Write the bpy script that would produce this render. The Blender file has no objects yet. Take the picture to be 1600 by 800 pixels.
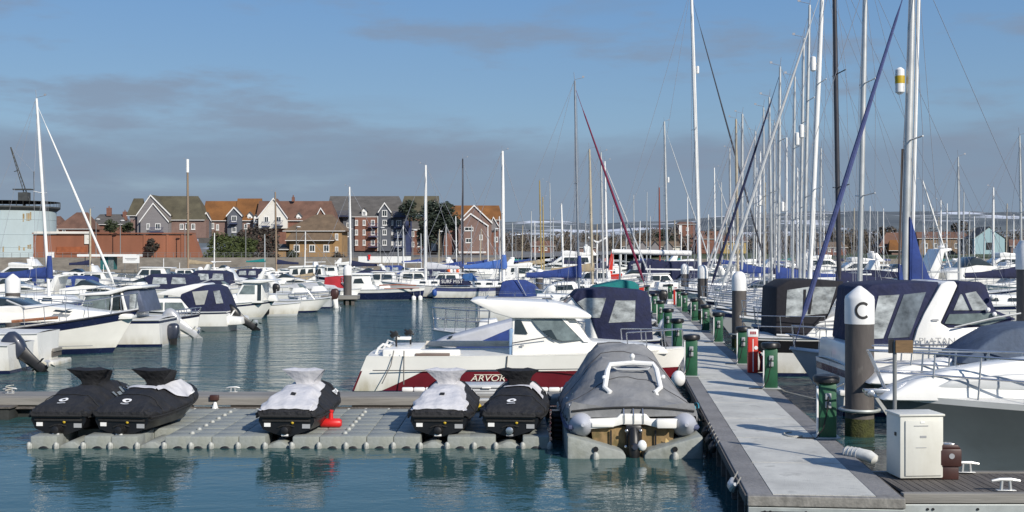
import bpy, bmesh, math, random
from mathutils import Vector, Matrix
R = math.radians
rnd = random.Random(7)
C = bpy.context.scene.collection
F, H, HY = 1850.0, 3.6, 398.0          # focal length in photo pixels, eye height, horizon row of the photograph

def gx(px, Y): return (px-800.0)/F*Y
def gz(py, Y): return H-(py-HY)/F*Y
def depth(py, z=0.0): return F*(H-z)/(py-HY)

# ---------------------------------------------------------------- materials
MATS = {}
def M(name, rgb, rough=0.5, metal=0.0, var=0.18, scale=3.0, bump=0.0, bscale=None, spec=0.5, streak=None, coat=0.0):
    if name in MATS: return MATS[name]
    m = bpy.data.materials.new(name); m.use_nodes = True
    nt = m.node_tree; n = nt.nodes; l = nt.links
    b = n['Principled BSDF']
    b.inputs['Roughness'].default_value = rough; b.inputs['Metallic'].default_value = metal
    b.inputs['Specular IOR Level'].default_value = spec
    b.inputs['Coat Weight'].default_value = coat
    tc = n.new('ShaderNodeTexCoord'); mp = n.new('ShaderNodeMapping')
    mp.inputs['Scale'].default_value = streak or (1, 1, 1)
    l.new(tc.outputs['Object'], mp.inputs['Vector'])
    t = n.new('ShaderNodeTexNoise'); t.inputs['Scale'].default_value = scale
    t.inputs['Detail'].default_value = 6; t.inputs['Roughness'].default_value = 0.62
    l.new(mp.outputs['Vector'], t.inputs['Vector'])
    r = n.new('ShaderNodeValToRGB')
    r.color_ramp.elements[0].position = 0.3; r.color_ramp.elements[1].position = 0.7
    r.color_ramp.elements[0].color = [c*(1-var) for c in rgb]+[1]
    r.color_ramp.elements[1].color = [min(1, c*(1+var*0.6)) for c in rgb]+[1]
    l.new(t.outputs['Fac'], r.inputs['Fac']); l.new(r.outputs['Color'], b.inputs['Base Color'])
    mr = n.new('ShaderNodeMapRange'); mr.inputs['To Min'].default_value = max(0.02, rough-0.08); mr.inputs['To Max'].default_value = min(1, rough+0.1)
    l.new(t.outputs['Fac'], mr.inputs['Value']); l.new(mr.outputs['Result'], b.inputs['Roughness'])
    if bump:
        t2 = n.new('ShaderNodeTexNoise'); t2.inputs['Scale'].default_value = bscale or scale*4
        t2.inputs['Detail'].default_value = 4
        l.new(mp.outputs['Vector'], t2.inputs['Vector'])
        bp = n.new('ShaderNodeBump'); bp.inputs['Strength'].default_value = bump; bp.inputs['Distance'].default_value = 0.05
        l.new(t2.outputs['Fac'], bp.inputs['Height']); l.new(bp.outputs['Normal'], b.inputs['Normal'])
    MATS[name] = m
    return m

gel = M('gelcoat_white', (.80,.80,.77), .28, var=.10, scale=1.3, coat=.2, streak=(1,1,.5))
gelc = M('gelcoat_cream', (.86,.85,.80), .3, var=.07, scale=1.2, coat=.2)
gelg = M('gelcoat_grey', (.50,.52,.53), .35, var=.12, scale=1.5)
gelt = M('gelcoat_shade_grey', (.115,.13,.13), .16, var=.12, scale=1.2)  # paints the near cruiser's hull side as shaded; plain boot and stripe paint elsewhere
deckm = M('deck_paint', (.66,.66,.63), .55, var=.14, scale=5, bump=.1)
navy = M('navy_gelcoat', (.012,.018,.06), .25, var=.25, coat=.3)
navyf = M('navy_canvas', (.014,.019,.060), .85, var=.35, scale=3, bump=.6, bscale=7)
bluef = M('blue_canvas', (.022,.05,.205), .85, var=.3, scale=3, bump=.35, bscale=6)
blues = M('blue_sailcloth', (.060,.078,.20), .85, var=.25, scale=4, bump=.3)
blackf = M('black_canvas', (.012,.012,.018), .85, var=.3, scale=3, bump=.3, bscale=8)
tealf = M('teal_canvas', (.005,.17,.17), .85, var=.25, scale=3, bump=.3, bscale=6)
redf = M('red_canvas', (.38,.018,.028), .8, var=.25, scale=2, bump=.3)
tanf = M('tan_canvas', (.36,.29,.19), .9, var=.25, scale=2, bump=.3)
greyf = M('grey_canvas', (.215,.220,.226), .9, var=.25, scale=1.8, bump=.6, bscale=4.5)
ltgreyf = M('pale_grey_canvas', (.50,.52,.56), .8, var=.15, scale=1.5, bump=.3, bscale=4)
maroon = M('maroon_paint', (.155,.013,.022), .32, var=.18, coat=.3)
glass = M('dark_glass', (.025,.035,.038), .06, var=.35, scale=2, spec=.8)
glassl = M('pale_glass', (.16,.20,.20), .1, var=.5, scale=3, spec=.8)
vinyl = M('clear_vinyl', (.40,.43,.43), .12, var=.72, scale=2.6, bump=.12, bscale=3, spec=.7, streak=(1,1,1.8))
alu = M('aluminium_spar', (.55,.56,.55), .38, .45, var=.12, scale=2)
aluw = M('white_spar', (.78,.78,.76), .4, var=.08, scale=2)
alud = M('dark_spar', (.05,.05,.06), .4, .2, var=.2, scale=2)
wood = M('varnished_spar', (.25,.185,.125), .5, var=.25, scale=3, streak=(1,1,.1))
steel = M('stainless_steel', (.62,.62,.62), .22, .9, var=.1, scale=6)
wire = M('rigging_wire', (.30,.31,.34), .5, .1, var=.1)
rope = M('pale_rope', (.55,.53,.47), .9, var=.25, scale=30, bump=.5)
black = M('black_plastic', (.012,.012,.013), .4, var=.3, scale=5)
rubber = M('black_rubber', (.014,.014,.014), .75, var=.3, scale=8, bump=.2)
cowlg = M('silver_cowl', (.50,.51,.52), .3, .3, var=.1, scale=4)
cowld = M('slate_cowl', (.035,.042,.065), .35, .1, var=.2, scale=4, coat=.3)
white = M('white_plastic', (.80,.80,.78), .4, var=.07, scale=3)
fluor = M('sticker_white', (.82,.82,.80), .4, var=.04)
stick = M('sticker_grey', (.34,.35,.36), .4, var=.1)
yell = M('yellow_plastic', (.55,.38,.02), .5, var=.15)
redp = M('red_plastic', (.62,.02,.02), .4, var=.15)
redg = M('red_paint', (.55,.03,.015), .45, var=.15, scale=2)
orange = M('orange_plastic', (.65,.11,.03), .5, var=.15)
greenp = M('green_paint', (.016,.098,.046), .5, var=.35, scale=2.5, coat=.1)
pilem = M('pile_steel', (.098,.088,.083), .7, var=.28, scale=1.6, bump=.25, bscale=9, streak=(1,1,.35))
cubem = M('float_cube_plastic', (.285,.305,.285), .66, var=.22, scale=2.2, bump=.25, bscale=12)
knobm = M('connector_plastic', (.42,.43,.40), .5, var=.5, scale=14)
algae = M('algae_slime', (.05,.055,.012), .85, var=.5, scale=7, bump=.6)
weath = M('weathered_timber', (.235,.225,.205), .85, var=.38, scale=2.4, bump=.22, bscale=9, streak=(.25,3,3))
darkt = M('dark_timber', (.115,.103,.092), .88, var=.4, scale=2.2, bump=.5, bscale=9, streak=(3,.25,3))
deckgr = M('pontoon_grating', (.56,.555,.505), .75, var=.24, scale=1.6, bump=.3, bscale=60)
edgem = M('pontoon_edge_board', (.225,.22,.215), .85, var=.28, scale=1.5, bump=.3, bscale=14)
galv = M('galvanised_channel', (.42,.45,.44), .5, .4, var=.2, scale=3)
darkfloat = M('pontoon_float', (.022,.025,.024), .8, var=.4, scale=3, bump=.3)
boxc = M('locker_cream', (.66,.66,.60), .45, var=.08, scale=1.5)
rusty = M('maroon_metal', (.055,.022,.018), .45, var=.3, scale=6)
skim = M('ski_cover_black', (.0145,.015,.0175), .72, var=.4, scale=3.5, bump=.9, bscale=7)
skiw = M('ski_cover_white', (.56,.56,.58), .75, var=.12, scale=3.0, bump=.7, bscale=6)
skihull = M('ski_hull_black', (.010,.010,.011), .3, var=.3, scale=4)
tubem = M('tube_lilac_grey', (.40,.42,.47), .5, var=.12, scale=2)
tubeb = M('tube_patch_navy', (.07,.085,.16), .6, var=.15)
slime = M('stained_transom', (.27,.18,.08), .6, var=.5, scale=3.5, streak=(1,1,.5))
teak = M('teak_trim', (.28,.12,.06), .6, var=.3, scale=6)

def wear_or_reflection(m, col, scale, lo, hi, zmax=None, amt=.6, sx=(1,1,1)):
    """adds a second colour layer where a noise passes a threshold, kept below zmax when given"""
    n, l = m.node_tree.nodes, m.node_tree.links; b = n['Principled BSDF']; src = b.inputs['Base Color'].links[0].from_socket
    tc = n.new('ShaderNodeTexCoord'); mp = n.new('ShaderNodeMapping'); mp.inputs['Scale'].default_value = sx; l.new(tc.outputs['Object'], mp.inputs[0])
    t = n.new('ShaderNodeTexNoise'); t.inputs['Scale'].default_value = scale; t.inputs['Detail'].default_value = 5; t.inputs['Roughness'].default_value = .6; l.new(mp.outputs[0], t.inputs['Vector'])
    mr = n.new('ShaderNodeMapRange'); mr.inputs['From Min'].default_value = lo; mr.inputs['From Max'].default_value = hi; mr.inputs['To Max'].default_value = amt; l.new(t.outputs['Fac'], mr.inputs['Value'])
    f = mr.outputs['Result']
    if zmax is not None:
        sp = n.new('ShaderNodeSeparateXYZ'); l.new(tc.outputs['Object'], sp.inputs[0]); z = n.new('ShaderNodeMapRange')
        z.inputs['From Min'].default_value = zmax; z.inputs['From Max'].default_value = .05; l.new(sp.outputs['Z'], z.inputs['Value'])
        q = n.new('ShaderNodeMath'); q.operation = 'MULTIPLY'; l.new(f, q.inputs[0]); l.new(z.outputs['Result'], q.inputs[1]); f = q.outputs[0]
    mx = n.new('ShaderNodeMix'); mx.data_type = 'RGBA'; l.new(f, mx.inputs[0]); l.new(src, mx.inputs[6]); mx.inputs[7].default_value = (*col, 1)
    l.new(mx.outputs[2], b.inputs['Base Color'])
for m_ in (gel, gelc): wear_or_reflection(m_, (.36,.31,.18), 2.2, .30, .70, .5, .85, (1,1,.35))
wear_or_reflection(deckgr, (.22,.22,.20), 3.2, .56, .68, None, .5); wear_or_reflection(deckgr, (.75,.75,.72), 9, .70, .74, None, .8); wear_or_reflection(deckgr, (.12,.12,.11), 14, .70, .74, None, .7)
wear_or_reflection(gelt, (.24,.29,.32), 1.2, .25, .75, 1.1, .75, (.5,1,1)); wear_or_reflection(edgem, (.10,.095,.085), 3.0, .5, .7, None, .6); wear_or_reflection(edgem, (.6,.6,.56), 8, .70, .74, None, .7)  # gelt: paler blue low on the hull is painted water reflection
wear_or_reflection(cubem, (.15,.155,.11), 2.4, .48, .72, None, .6); wear_or_reflection(boxc, (.42,.40,.32), 2.0, .5, .75, None, .45, (1,1,.3))
wear_or_reflection(pilem, (.20,.19,.17), 5, .62, .72, None, .5, (1,1,.3)); wear_or_reflection(white, (.50,.49,.43), 3, .55, .75, None, .4, (1,1,.4)); wear_or_reflection(greyf, (.30,.305,.31), 2.5, .52, .7, None, .45); wear_or_reflection(slime, (.08,.07,.02), 5, .5, .65, None, .7)

# ---------------------------------------------------------------- mesh builder
class MB:
    def __init__(s): s.v = []; s.f = []
    def add(s, vs, fs):
        k = len(s.v); s.v += [tuple(p) for p in vs]; s.f += [tuple(i+k for i in f) for f in fs]; return s
    def box(s, c, d, rz=0.0, ry=0.0, rx=0.0):
        m = Matrix.Rotation(rz, 3, 'Z') @ Matrix.Rotation(ry, 3, 'Y') @ Matrix.Rotation(rx, 3, 'X')
        vs = [Vector(c)+m @ Vector((x*d[0]/2, y*d[1]/2, z*d[2]/2)) for x in (-1,1) for y in (-1,1) for z in (-1,1)]
        return s.add(vs, [(0,1,3,2),(4,6,7,5),(0,4,5,1),(2,3,7,6),(0,2,6,4),(1,5,7,3)])
    def loft(s, rings, closed=True, c0=True, c1=True):
        n = len(rings[0]); vs = [p for r in rings for p in r]; fs = []
        for i in range(len(rings)-1):
            for j in range(n if closed else n-1):
                a, b = i*n+j, i*n+(j+1) % n
                fs.append((a, b, b+n, a+n))
        if closed and c0: fs.append(tuple(range(n))[::-1])
        if closed and c1: fs.append(tuple(range((len(rings)-1)*n, len(rings)*n)))
        return s.add(vs, fs)
    def tube(s, pts, r, n=6):
        pts = [Vector(p) for p in pts]; k = len(pts); rings = []
        if not hasattr(r, '__len__'): r = [r]*k
        ref = None
        for i, p in enumerate(pts):
            d = (pts[min(i+1, k-1)]-pts[max(i-1, 0)]).normalized()
            if ref is None or abs(ref.dot(d)) > .95: ref = Vector((0,0,1)) if abs(d.z) < .9 else Vector((1,0,0))
            u = d.cross(ref).normalized(); w = u.cross(d).normalized(); ref = w
            rings.append([p+(u*math.cos(2*math.pi*j/n)+w*math.sin(2*math.pi*j/n))*r[i] for j in range(n)])
        return s.loft(rings)
    def cyl(s, a, b, r, r2=None, n=10): return s.tube([a, b], [r, r if r2 is None else r2], n)
    def rev(s, prof, c=(0,0,0), n=16):           # profile [(r, z)] turned about z
        c = Vector(c)
        return s.loft([[c+Vector((r*math.cos(2*math.pi*j/n), r*math.sin(2*math.pi*j/n), z)) for j in range(n)] for r, z in prof])
    def ell(s, c, rx, ry, rz, n=10, k=7):
        c = Vector(c); rings = []
        for i in range(k+1):
            a = -math.pi/2+math.pi*i/k; q = max(.02, math.cos(a))
            rings.append([c+Vector((rx*q*math.cos(2*math.pi*j/n), ry*q*math.sin(2*math.pi*j/n), rz*math.sin(a))) for j in range(n)])
        return s.loft(rings)
    def prism(s, poly, w, yc=0.0):               # poly in (x, z); half width w(x, z)
        g = w if callable(w) else (lambda x, z: w)
        n = len(poly)
        vs = [(x, yc-g(x, z), z) for x, z in poly]+[(x, yc+g(x, z), z) for x, z in poly]
        fs = [tuple(range(n)), tuple(range(2*n-1, n-1, -1))]+[(i, i+n, (i+1) % n+n, (i+1) % n) for i in range(n)]
        return s.add(vs, fs)
    def panel(s, poly, w, side=-1, off=.014, th=.01):
        g = w if callable(w) else (lambda x, z: w)
        n = len(poly)
        vs = [(x, side*(g(x, z)+off), z) for x, z in poly]+[(x, side*(g(x, z)+off-th), z) for x, z in poly]
        fs = [tuple(range(n)), tuple(range(2*n-1, n-1, -1))]+[(i, i+n, (i+1) % n+n, (i+1) % n) for i in range(n)]
        return s.add(vs, fs)
    def mesh(s, name, mat, smooth=True, bevel=0.0, seg=2):
        me = bpy.data.meshes.new(name); me.from_pydata(s.v, [], s.f); me.update()
        bm = bmesh.new(); bm.from_mesh(me)
        bmesh.ops.recalc_face_normals(bm, faces=bm.faces)
        if bevel:
            es = [e for e in bm.edges if len(e.link_faces) == 2 and e.calc_face_angle(0) > R(25)]
            bmesh.ops.bevel(bm, geom=es, offset=bevel, segments=seg, profile=.5, affect='EDGES', clamp_overlap=True)
        bm.to_mesh(me); bm.free()
        me.materials.append(mat)
        if smooth:
            me.shade_smooth(); me.set_sharp_from_angle(angle=R(38))
        return me
    def build(s, name, mat, parent=None, smooth=True, bevel=0.0, seg=2, label=None):
        o = bpy.data.objects.new(name, s.mesh(name, mat, smooth, bevel, seg)); C.objects.link(o)
        if parent is not None: o.parent = parent
        if label: o['label'] = label
        return o

def tag(o, label, cat, group=None):
    o['label'] = label; o['category'] = cat
    if group: o['group'] = group
    return o
def thing(name, label, cat, loc=(0,0,0), rz=0.0, group=None):
    o = bpy.data.objects.new(name, None); C.objects.link(o); o.empty_display_size = .2
    o.location = loc; o.rotation_euler = (0, 0, rz)
    return tag(o, label, cat, group)
def dup(root, loc, rz, label=None, group=None):
    r = root.copy(); C.objects.link(r); r.location = loc; r.rotation_euler = (0, 0, rz)
    if label: r['label'] = label
    if group: r['group'] = group
    for ch in list(root.children):
        c = ch.copy(); C.objects.link(c); c.parent = r
        for g in list(ch.children):
            d = g.copy(); C.objects.link(d); d.parent = c
    return r
def structure(o): o['kind'] = 'structure'; return o
def textmesh(name, body, size, mat, parent, mtx, bend=None, ext=.004, shear=0.0, xs=1.0, bold=0.0):
    cu = bpy.data.curves.new(name, 'FONT'); cu.body = body; cu.size = size; cu.extrude = ext
    cu.align_x = 'CENTER'; cu.align_y = 'CENTER'; cu.shear = shear; cu.offset = bold
    t = bpy.data.objects.new(name, cu); C.objects.link(t)
    dg = bpy.context.evaluated_depsgraph_get()
    me = bpy.data.meshes.new_from_object(t.evaluated_get(dg)); bpy.data.objects.remove(t)
    me.materials.clear(); me.materials.append(mat)
    for v in me.vertices:
        v.co.x *= xs
        if bend: a = v.co.x/bend; r = bend+v.co.z; v.co = Vector((r*math.sin(a), v.co.y, r*math.cos(a)-bend))
        v.co = mtx @ v.co
    o = bpy.data.objects.new(name, me); C.objects.link(o); o.parent = parent
    return o
FACE = Matrix.Rotation(R(90), 4, 'X')            # text standing up and read from -y

# ---------------------------------------------------------------- boats
class Hull: pass
def hull(root, L, B, zs, bands, n=16, rake=None, trake=0.0, draft=.35, tw=.86, tm=.42, pw=2.3, lo=.72, deck=deckm, rub=None, rows=2, xc=0.0, deckz=0.0):
    """bands: [(part, material, (k, off) upper, (k, off) lower)], each level = k*sheer + off; zs = (stern, mid, bow) sheer heights"""
    rake = .1*L if rake is None else rake
    h = Hull(); h.L, h.B = L, B
    def sheer(t):
        a, b, c = zs; return a*(1-t)*(1-2*t)+4*b*t*(1-t)+c*t*(2*t-1)
    def plan(t):
        if t < tm: return B/2*(tw+(1-tw)*math.sin(math.pi/2*t/tm))
        return max(.015, B/2*(1-((t-tm)/(1-tm))**pw))
    def P(t, z, side):
        s_ = sheer(t); v = min(1.0, max(0.0, (z+draft)/(s_+draft)))
        l_ = lo*(1-max(0, (t-.35)/.65)**1.6)
        y = plan(t)*(l_+(1-l_)*v**.8)
        x = xc-L/2+L*t-rake*(1-v)*t**4+trake*(1-v)*(1-t)**4
        return (x, side*y, z)
    h.sheer, h.plan, h.P = sheer, plan, P
    ts = [i/n for i in range(n+1)]
    ts = [1-(1-t)**1.25 for t in ts]
    for name, mat, up, dn in bands:
        mb = MB(); rings = []
        for t in ts:
            s_ = sheer(t); a, b = up[0]*s_+up[1], dn[0]*s_+dn[1]
            zz = [a+(b-a)*k/rows for k in range(rows+1)]
            rings.append([P(t, z, -1) for z in zz][::1]+[P(t, z, 1) for z in zz[::-1]])
        m = rows+1; vs = [p for r in rings for p in r]; w = 2*m; fs = []
        for i in range(len(ts)-1):
            for j in list(range(m-1))+list(range(m, w-1)):
                fs.append((i*w+j, i*w+j+1, (i+1)*w+j+1, (i+1)*w+j))
        for j in range(m-1): fs.append((j, j+1, w-2-j, w-1-j))                    # transom strip
        if name in ('bottom', 'antifouling'):                                     # close the underside
            for i in range(len(ts)-1): fs.append((i*w+m-1, i*w+m, (i+1)*w+m, (i+1)*w+m-1))
        mb.add(vs, fs); mb.build(name, mat, root)
    rings = []
    for t in ts:
        x = P(t, sheer(t), 1)[0]; y = plan(t); s_ = sheer(t)+deckz-.004
        rings.append([(x, -y, s_), (x, -y*.5, s_+.03*B/2), (x, 0, s_+.04*B/2), (x, y*.5, s_+.03*B/2), (x, y, s_)])
    if deck: MB().loft(rings, closed=False).build('deck', deck, root)
    if rub:
        pts = [(P(t, sheer(t), 1)[0], -plan(t)-.01, sheer(t)-.02) for t in ts]+[(P(t, sheer(t), 1)[0], plan(t)+.01, sheer(t)-.02) for t in ts[::-1]]
        MB().tube(pts, .028 if rub is True else rub, 5).build('rubbing_strake', gelg if rub is True else alud, root)
    return h

def rail(root, h, t0, t1, ht, k, r=.013, inset=.08, lower=True, name='guard_rail', mat=None, tip=.12, tk=1.0):
    """one bent tube round the bow with its stanchions: a pulpit"""
    mb = MB(); ts = [t0+(t1-t0)*i/(k-1) for i in range(k)]
    def pt(t, side, z):
        p = h.P(t, h.sheer(t), 1)
        return (p[0]-(.05 if z else 0)+tip*(z/max(.01, ht))*(t > .93), side*max(.05, h.plan(t)-inset), h.sheer(t)+z)
    for q in ([1.0, .5] if lower else [1.0]):
        mb.tube([pt(t, -1, ht*q) for t in ts]+[pt(t, 1, ht*q) for t in ts[::-1]], r, 5)
    for t in ts:
        for s_ in (-1, 1): mb.tube([pt(t, s_, 0), pt(t, s_, ht)], r*.9, 5)
    return mb.build(name, mat or steel, root)

def outboard(root, x, y, z, s=1.0, cowl=black, tilt=0.0, rz=0.0, leg=black, stripe=None):
    """an outboard engine on a transom: parts of the boat it is bolted to; x points forward"""
    m = Matrix.Translation((x, y, z)) @ Matrix.Rotation(rz, 4, 'Z') @ Matrix.Rotation(tilt, 4, 'Y') @ Matrix.Scale(s, 4)
    def tr(mb): mb.v = [tuple(m @ Vector(p)) for p in mb.v]; return mb
    mb = MB()
    rings = []
    for zz, sx, sy, ox in ((-.06,.17,.12,.01),(.02,.21,.16,.0),(.16,.255,.185,-.02),(.34,.27,.19,-.045),(.48,.24,.165,-.06),(.56,.16,.11,-.06),(.585,.08,.05,-.05)):
        rings.append([(ox-.12+sx*math.copysign(abs(math.cos(a))**.6, math.cos(a)), sy*math.copysign(abs(math.sin(a))**.6, math.sin(a)), .12+zz) for a in [2*math.pi*j/14 for j in range(14)]])
    c = tr(mb.loft(rings)).build('outboard_cowl', cowl, root)
    tr(MB().loft([[(-.12+a*sx, b*sy, zz) for a, b in ((-1,-.4),(-.4,-1),(.5,-1),(1,0),(.5,1),(-.4,1),(-1,.4))] for zz, sx, sy in ((.13,.19,.12),(-.1,.155,.085),(-.42,.13,.06),(-.62,.15,.05))])
       .add([(-.36,.06,-.42),(-.36,-.06,-.42),(.05,-.06,-.42),(.05,.06,-.42),(-.36,.06,-.40),(-.36,-.06,-.40),(.05,-.06,-.40),(.05,.06,-.40)], [(0,1,2,3),(4,5,6,7),(0,1,5,4),(1,2,6,5),(2,3,7,6),(3,0,4,7)])
       .loft([[(-.32+.02*k, .055*q*math.cos(a), -.62+.055*q*math.sin(a)) for a in [2*math.pi*j/8 for j in range(8)]] for k, q in ((0,.4),(4,1),(14,1),(19,.3))])
       .add([(-.2,.01,-.66),(.0,.01,-.66),(-.1,.01,-.86),(-.18,.01,-.86),(-.2,-.01,-.66),(.0,-.01,-.66),(-.1,-.01,-.86),(-.18,-.01,-.86)], [(0,1,2,3),(4,5,6,7),(0,1,5,4),(1,2,6,5),(2,3,7,6),(3,0,4,7)])).build('outboard_leg', leg, root)
    pb = MB()
    for k in range(3):
        a = 2*math.pi*k/3
        def q(r, w, dx): return (-.36+dx, r*math.cos(a)-w*math.sin(a), -.62+r*math.sin(a)+w*math.cos(a))
        pb.add([q(.04,-.03,.03), q(.14,-.06,.04), q(.17,.0,.0), q(.14,.06,-.04), q(.04,.03,-.03)], [(0,1,2,3,4)])
    tr(pb).build('propeller', alu, root)
    if stripe: tr(MB().box((-.14,-.196,.34), (.34,.012,.05)).box((-.14,.196,.34), (.34,.012,.05))).build('cowl_stripe', stripe, c)
    return c

def fender(root, p, r=.1, l=.5, mat=None):
    x, y, z = p
    return MB().rev([(.02,-l/2-.03),(r*.7,-l/2),(r,-l/2+.08),(r,l/2-.08),(r*.7,l/2),(.025,l/2+.04)], p, 10).tube([(x,y,z+l/2),(x,y*.96,z+l/2+.45)], .01, 4).build('fender', mat or white, root)

class Side:
    """reads side-view measurements taken on the photograph into a boat's own metres (x forward, z up)"""
    def __init__(s, Xc, Y, d): s.Xc, s.Y, s.d = Xc, Y, d
    def __call__(s, px, py): return ((gx(px, s.Y)-s.Xc)*s.d, gz(py, s.Y))
    def poly(s, pts): return [s(*p) for p in pts]

def boat(name, label, cat, pxs, pxb, yw, sheer, B, bands, items=(), group=None, yaw=0.0, hk=None, near=.5):
    """pxs/pxb: stern and bow; yw: waterline row of the near side; sheer: rows of the gunwale at stern, middle, bow"""
    Yn = depth(yw); d = 1 if pxb > pxs else -1
    Yc = Yn+B*near
    Xs, Xb = gx(pxs, Yn), gx(pxb, Yc); L = abs(Xb-Xs); Xc = (Xs+Xb)/2
    sd = Side(Xc, Yn, d)
    root = thing(name, label, cat, (Xc, Yc, 0), (0 if d > 0 else math.pi)+yaw, group)
    zs = tuple(gz(y, Yn) for y in sheer)
    kw = dict(rub=True); kw.update(hk or {})
    h = hull(root, L, B, zs, bands, **kw)
    h.root, h.side, h.zs = root, sd, zs
    z0 = zs[1]
    for it in items:
        nm, mat, kind = it[:3]
        if kind == 'tube':
            pts = [(*(lambda q: (q[0], it[5] if len(it) > 5 else -h.B*.3, q[1]))(sd(*p)),) for p in it[3]]
            MB().tube(pts, it[4], 6).build(nm, mat, root); continue
        poly = sd.poly(it[3]); hw = it[4]; tp = it[5] if len(it) > 5 else 0.0
        zb = min(z for _, z in poly) if kind == 'prism' else z0
        tz = it[6] if len(it) > 6 and it[6] is not None else z0
        h0, xt, sl_ = hw if isinstance(hw, tuple) else (hw, 1e9, 0)
        if isinstance(hw, tuple): xt = sd(xt, 0)[0]
        w = lambda x, z, h0=h0, xt=xt, sl_=sl_, tp=tp, tz=tz: max(.03, h0-sl_*max(0, x-xt)-tp*(z-tz))
        if kind == 'prism': MB().prism(poly, w).build(nm, mat, root, bevel=it[7] if len(it) > 7 else .05)
        elif kind == 'panel':
            for s_ in (-1, 1): MB().panel(poly, w, s_, .016, .012).build(nm, mat, root)
        elif kind == 'front':                     # pane across the boat lying on an edge of the cabin
            (xa, za), (xb, zb2) = poly; nx, nz = (za-zb2), (xb-xa); k = math.hypot(nx, nz)
            if nx < 0: nx, nz = -nx, -nz
            nx, nz = nx/k*.016, nz/k*.016
            a, b = w(xa, za)*.88, w(xb, zb2)*.88
            MB().add([(xa+nx,-a,za+nz),(xb+nx,-b,zb2+nz),(xb+nx,b,zb2+nz),(xa+nx,a,za+nz)], [(0,1,2,3)]).build(nm, mat, root)
    return h

def wbands(hm=gel, boot=navy, stripe=None, sw=.16, bt=.1, so=.05, draft=.35):
    b = []
    if stripe:
        b += [('topside_band', hm, (1,0), (1,-so)), ('sheer_stripe', stripe, (1,-so), (1,-so-sw)), ('hull', hm, (1,-so-sw), (0,bt))]
    else: b += [('hull', hm, (1,0), (0,bt))]
    return b+[('antifouling', boot, (0,bt), (0,-draft))]

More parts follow.
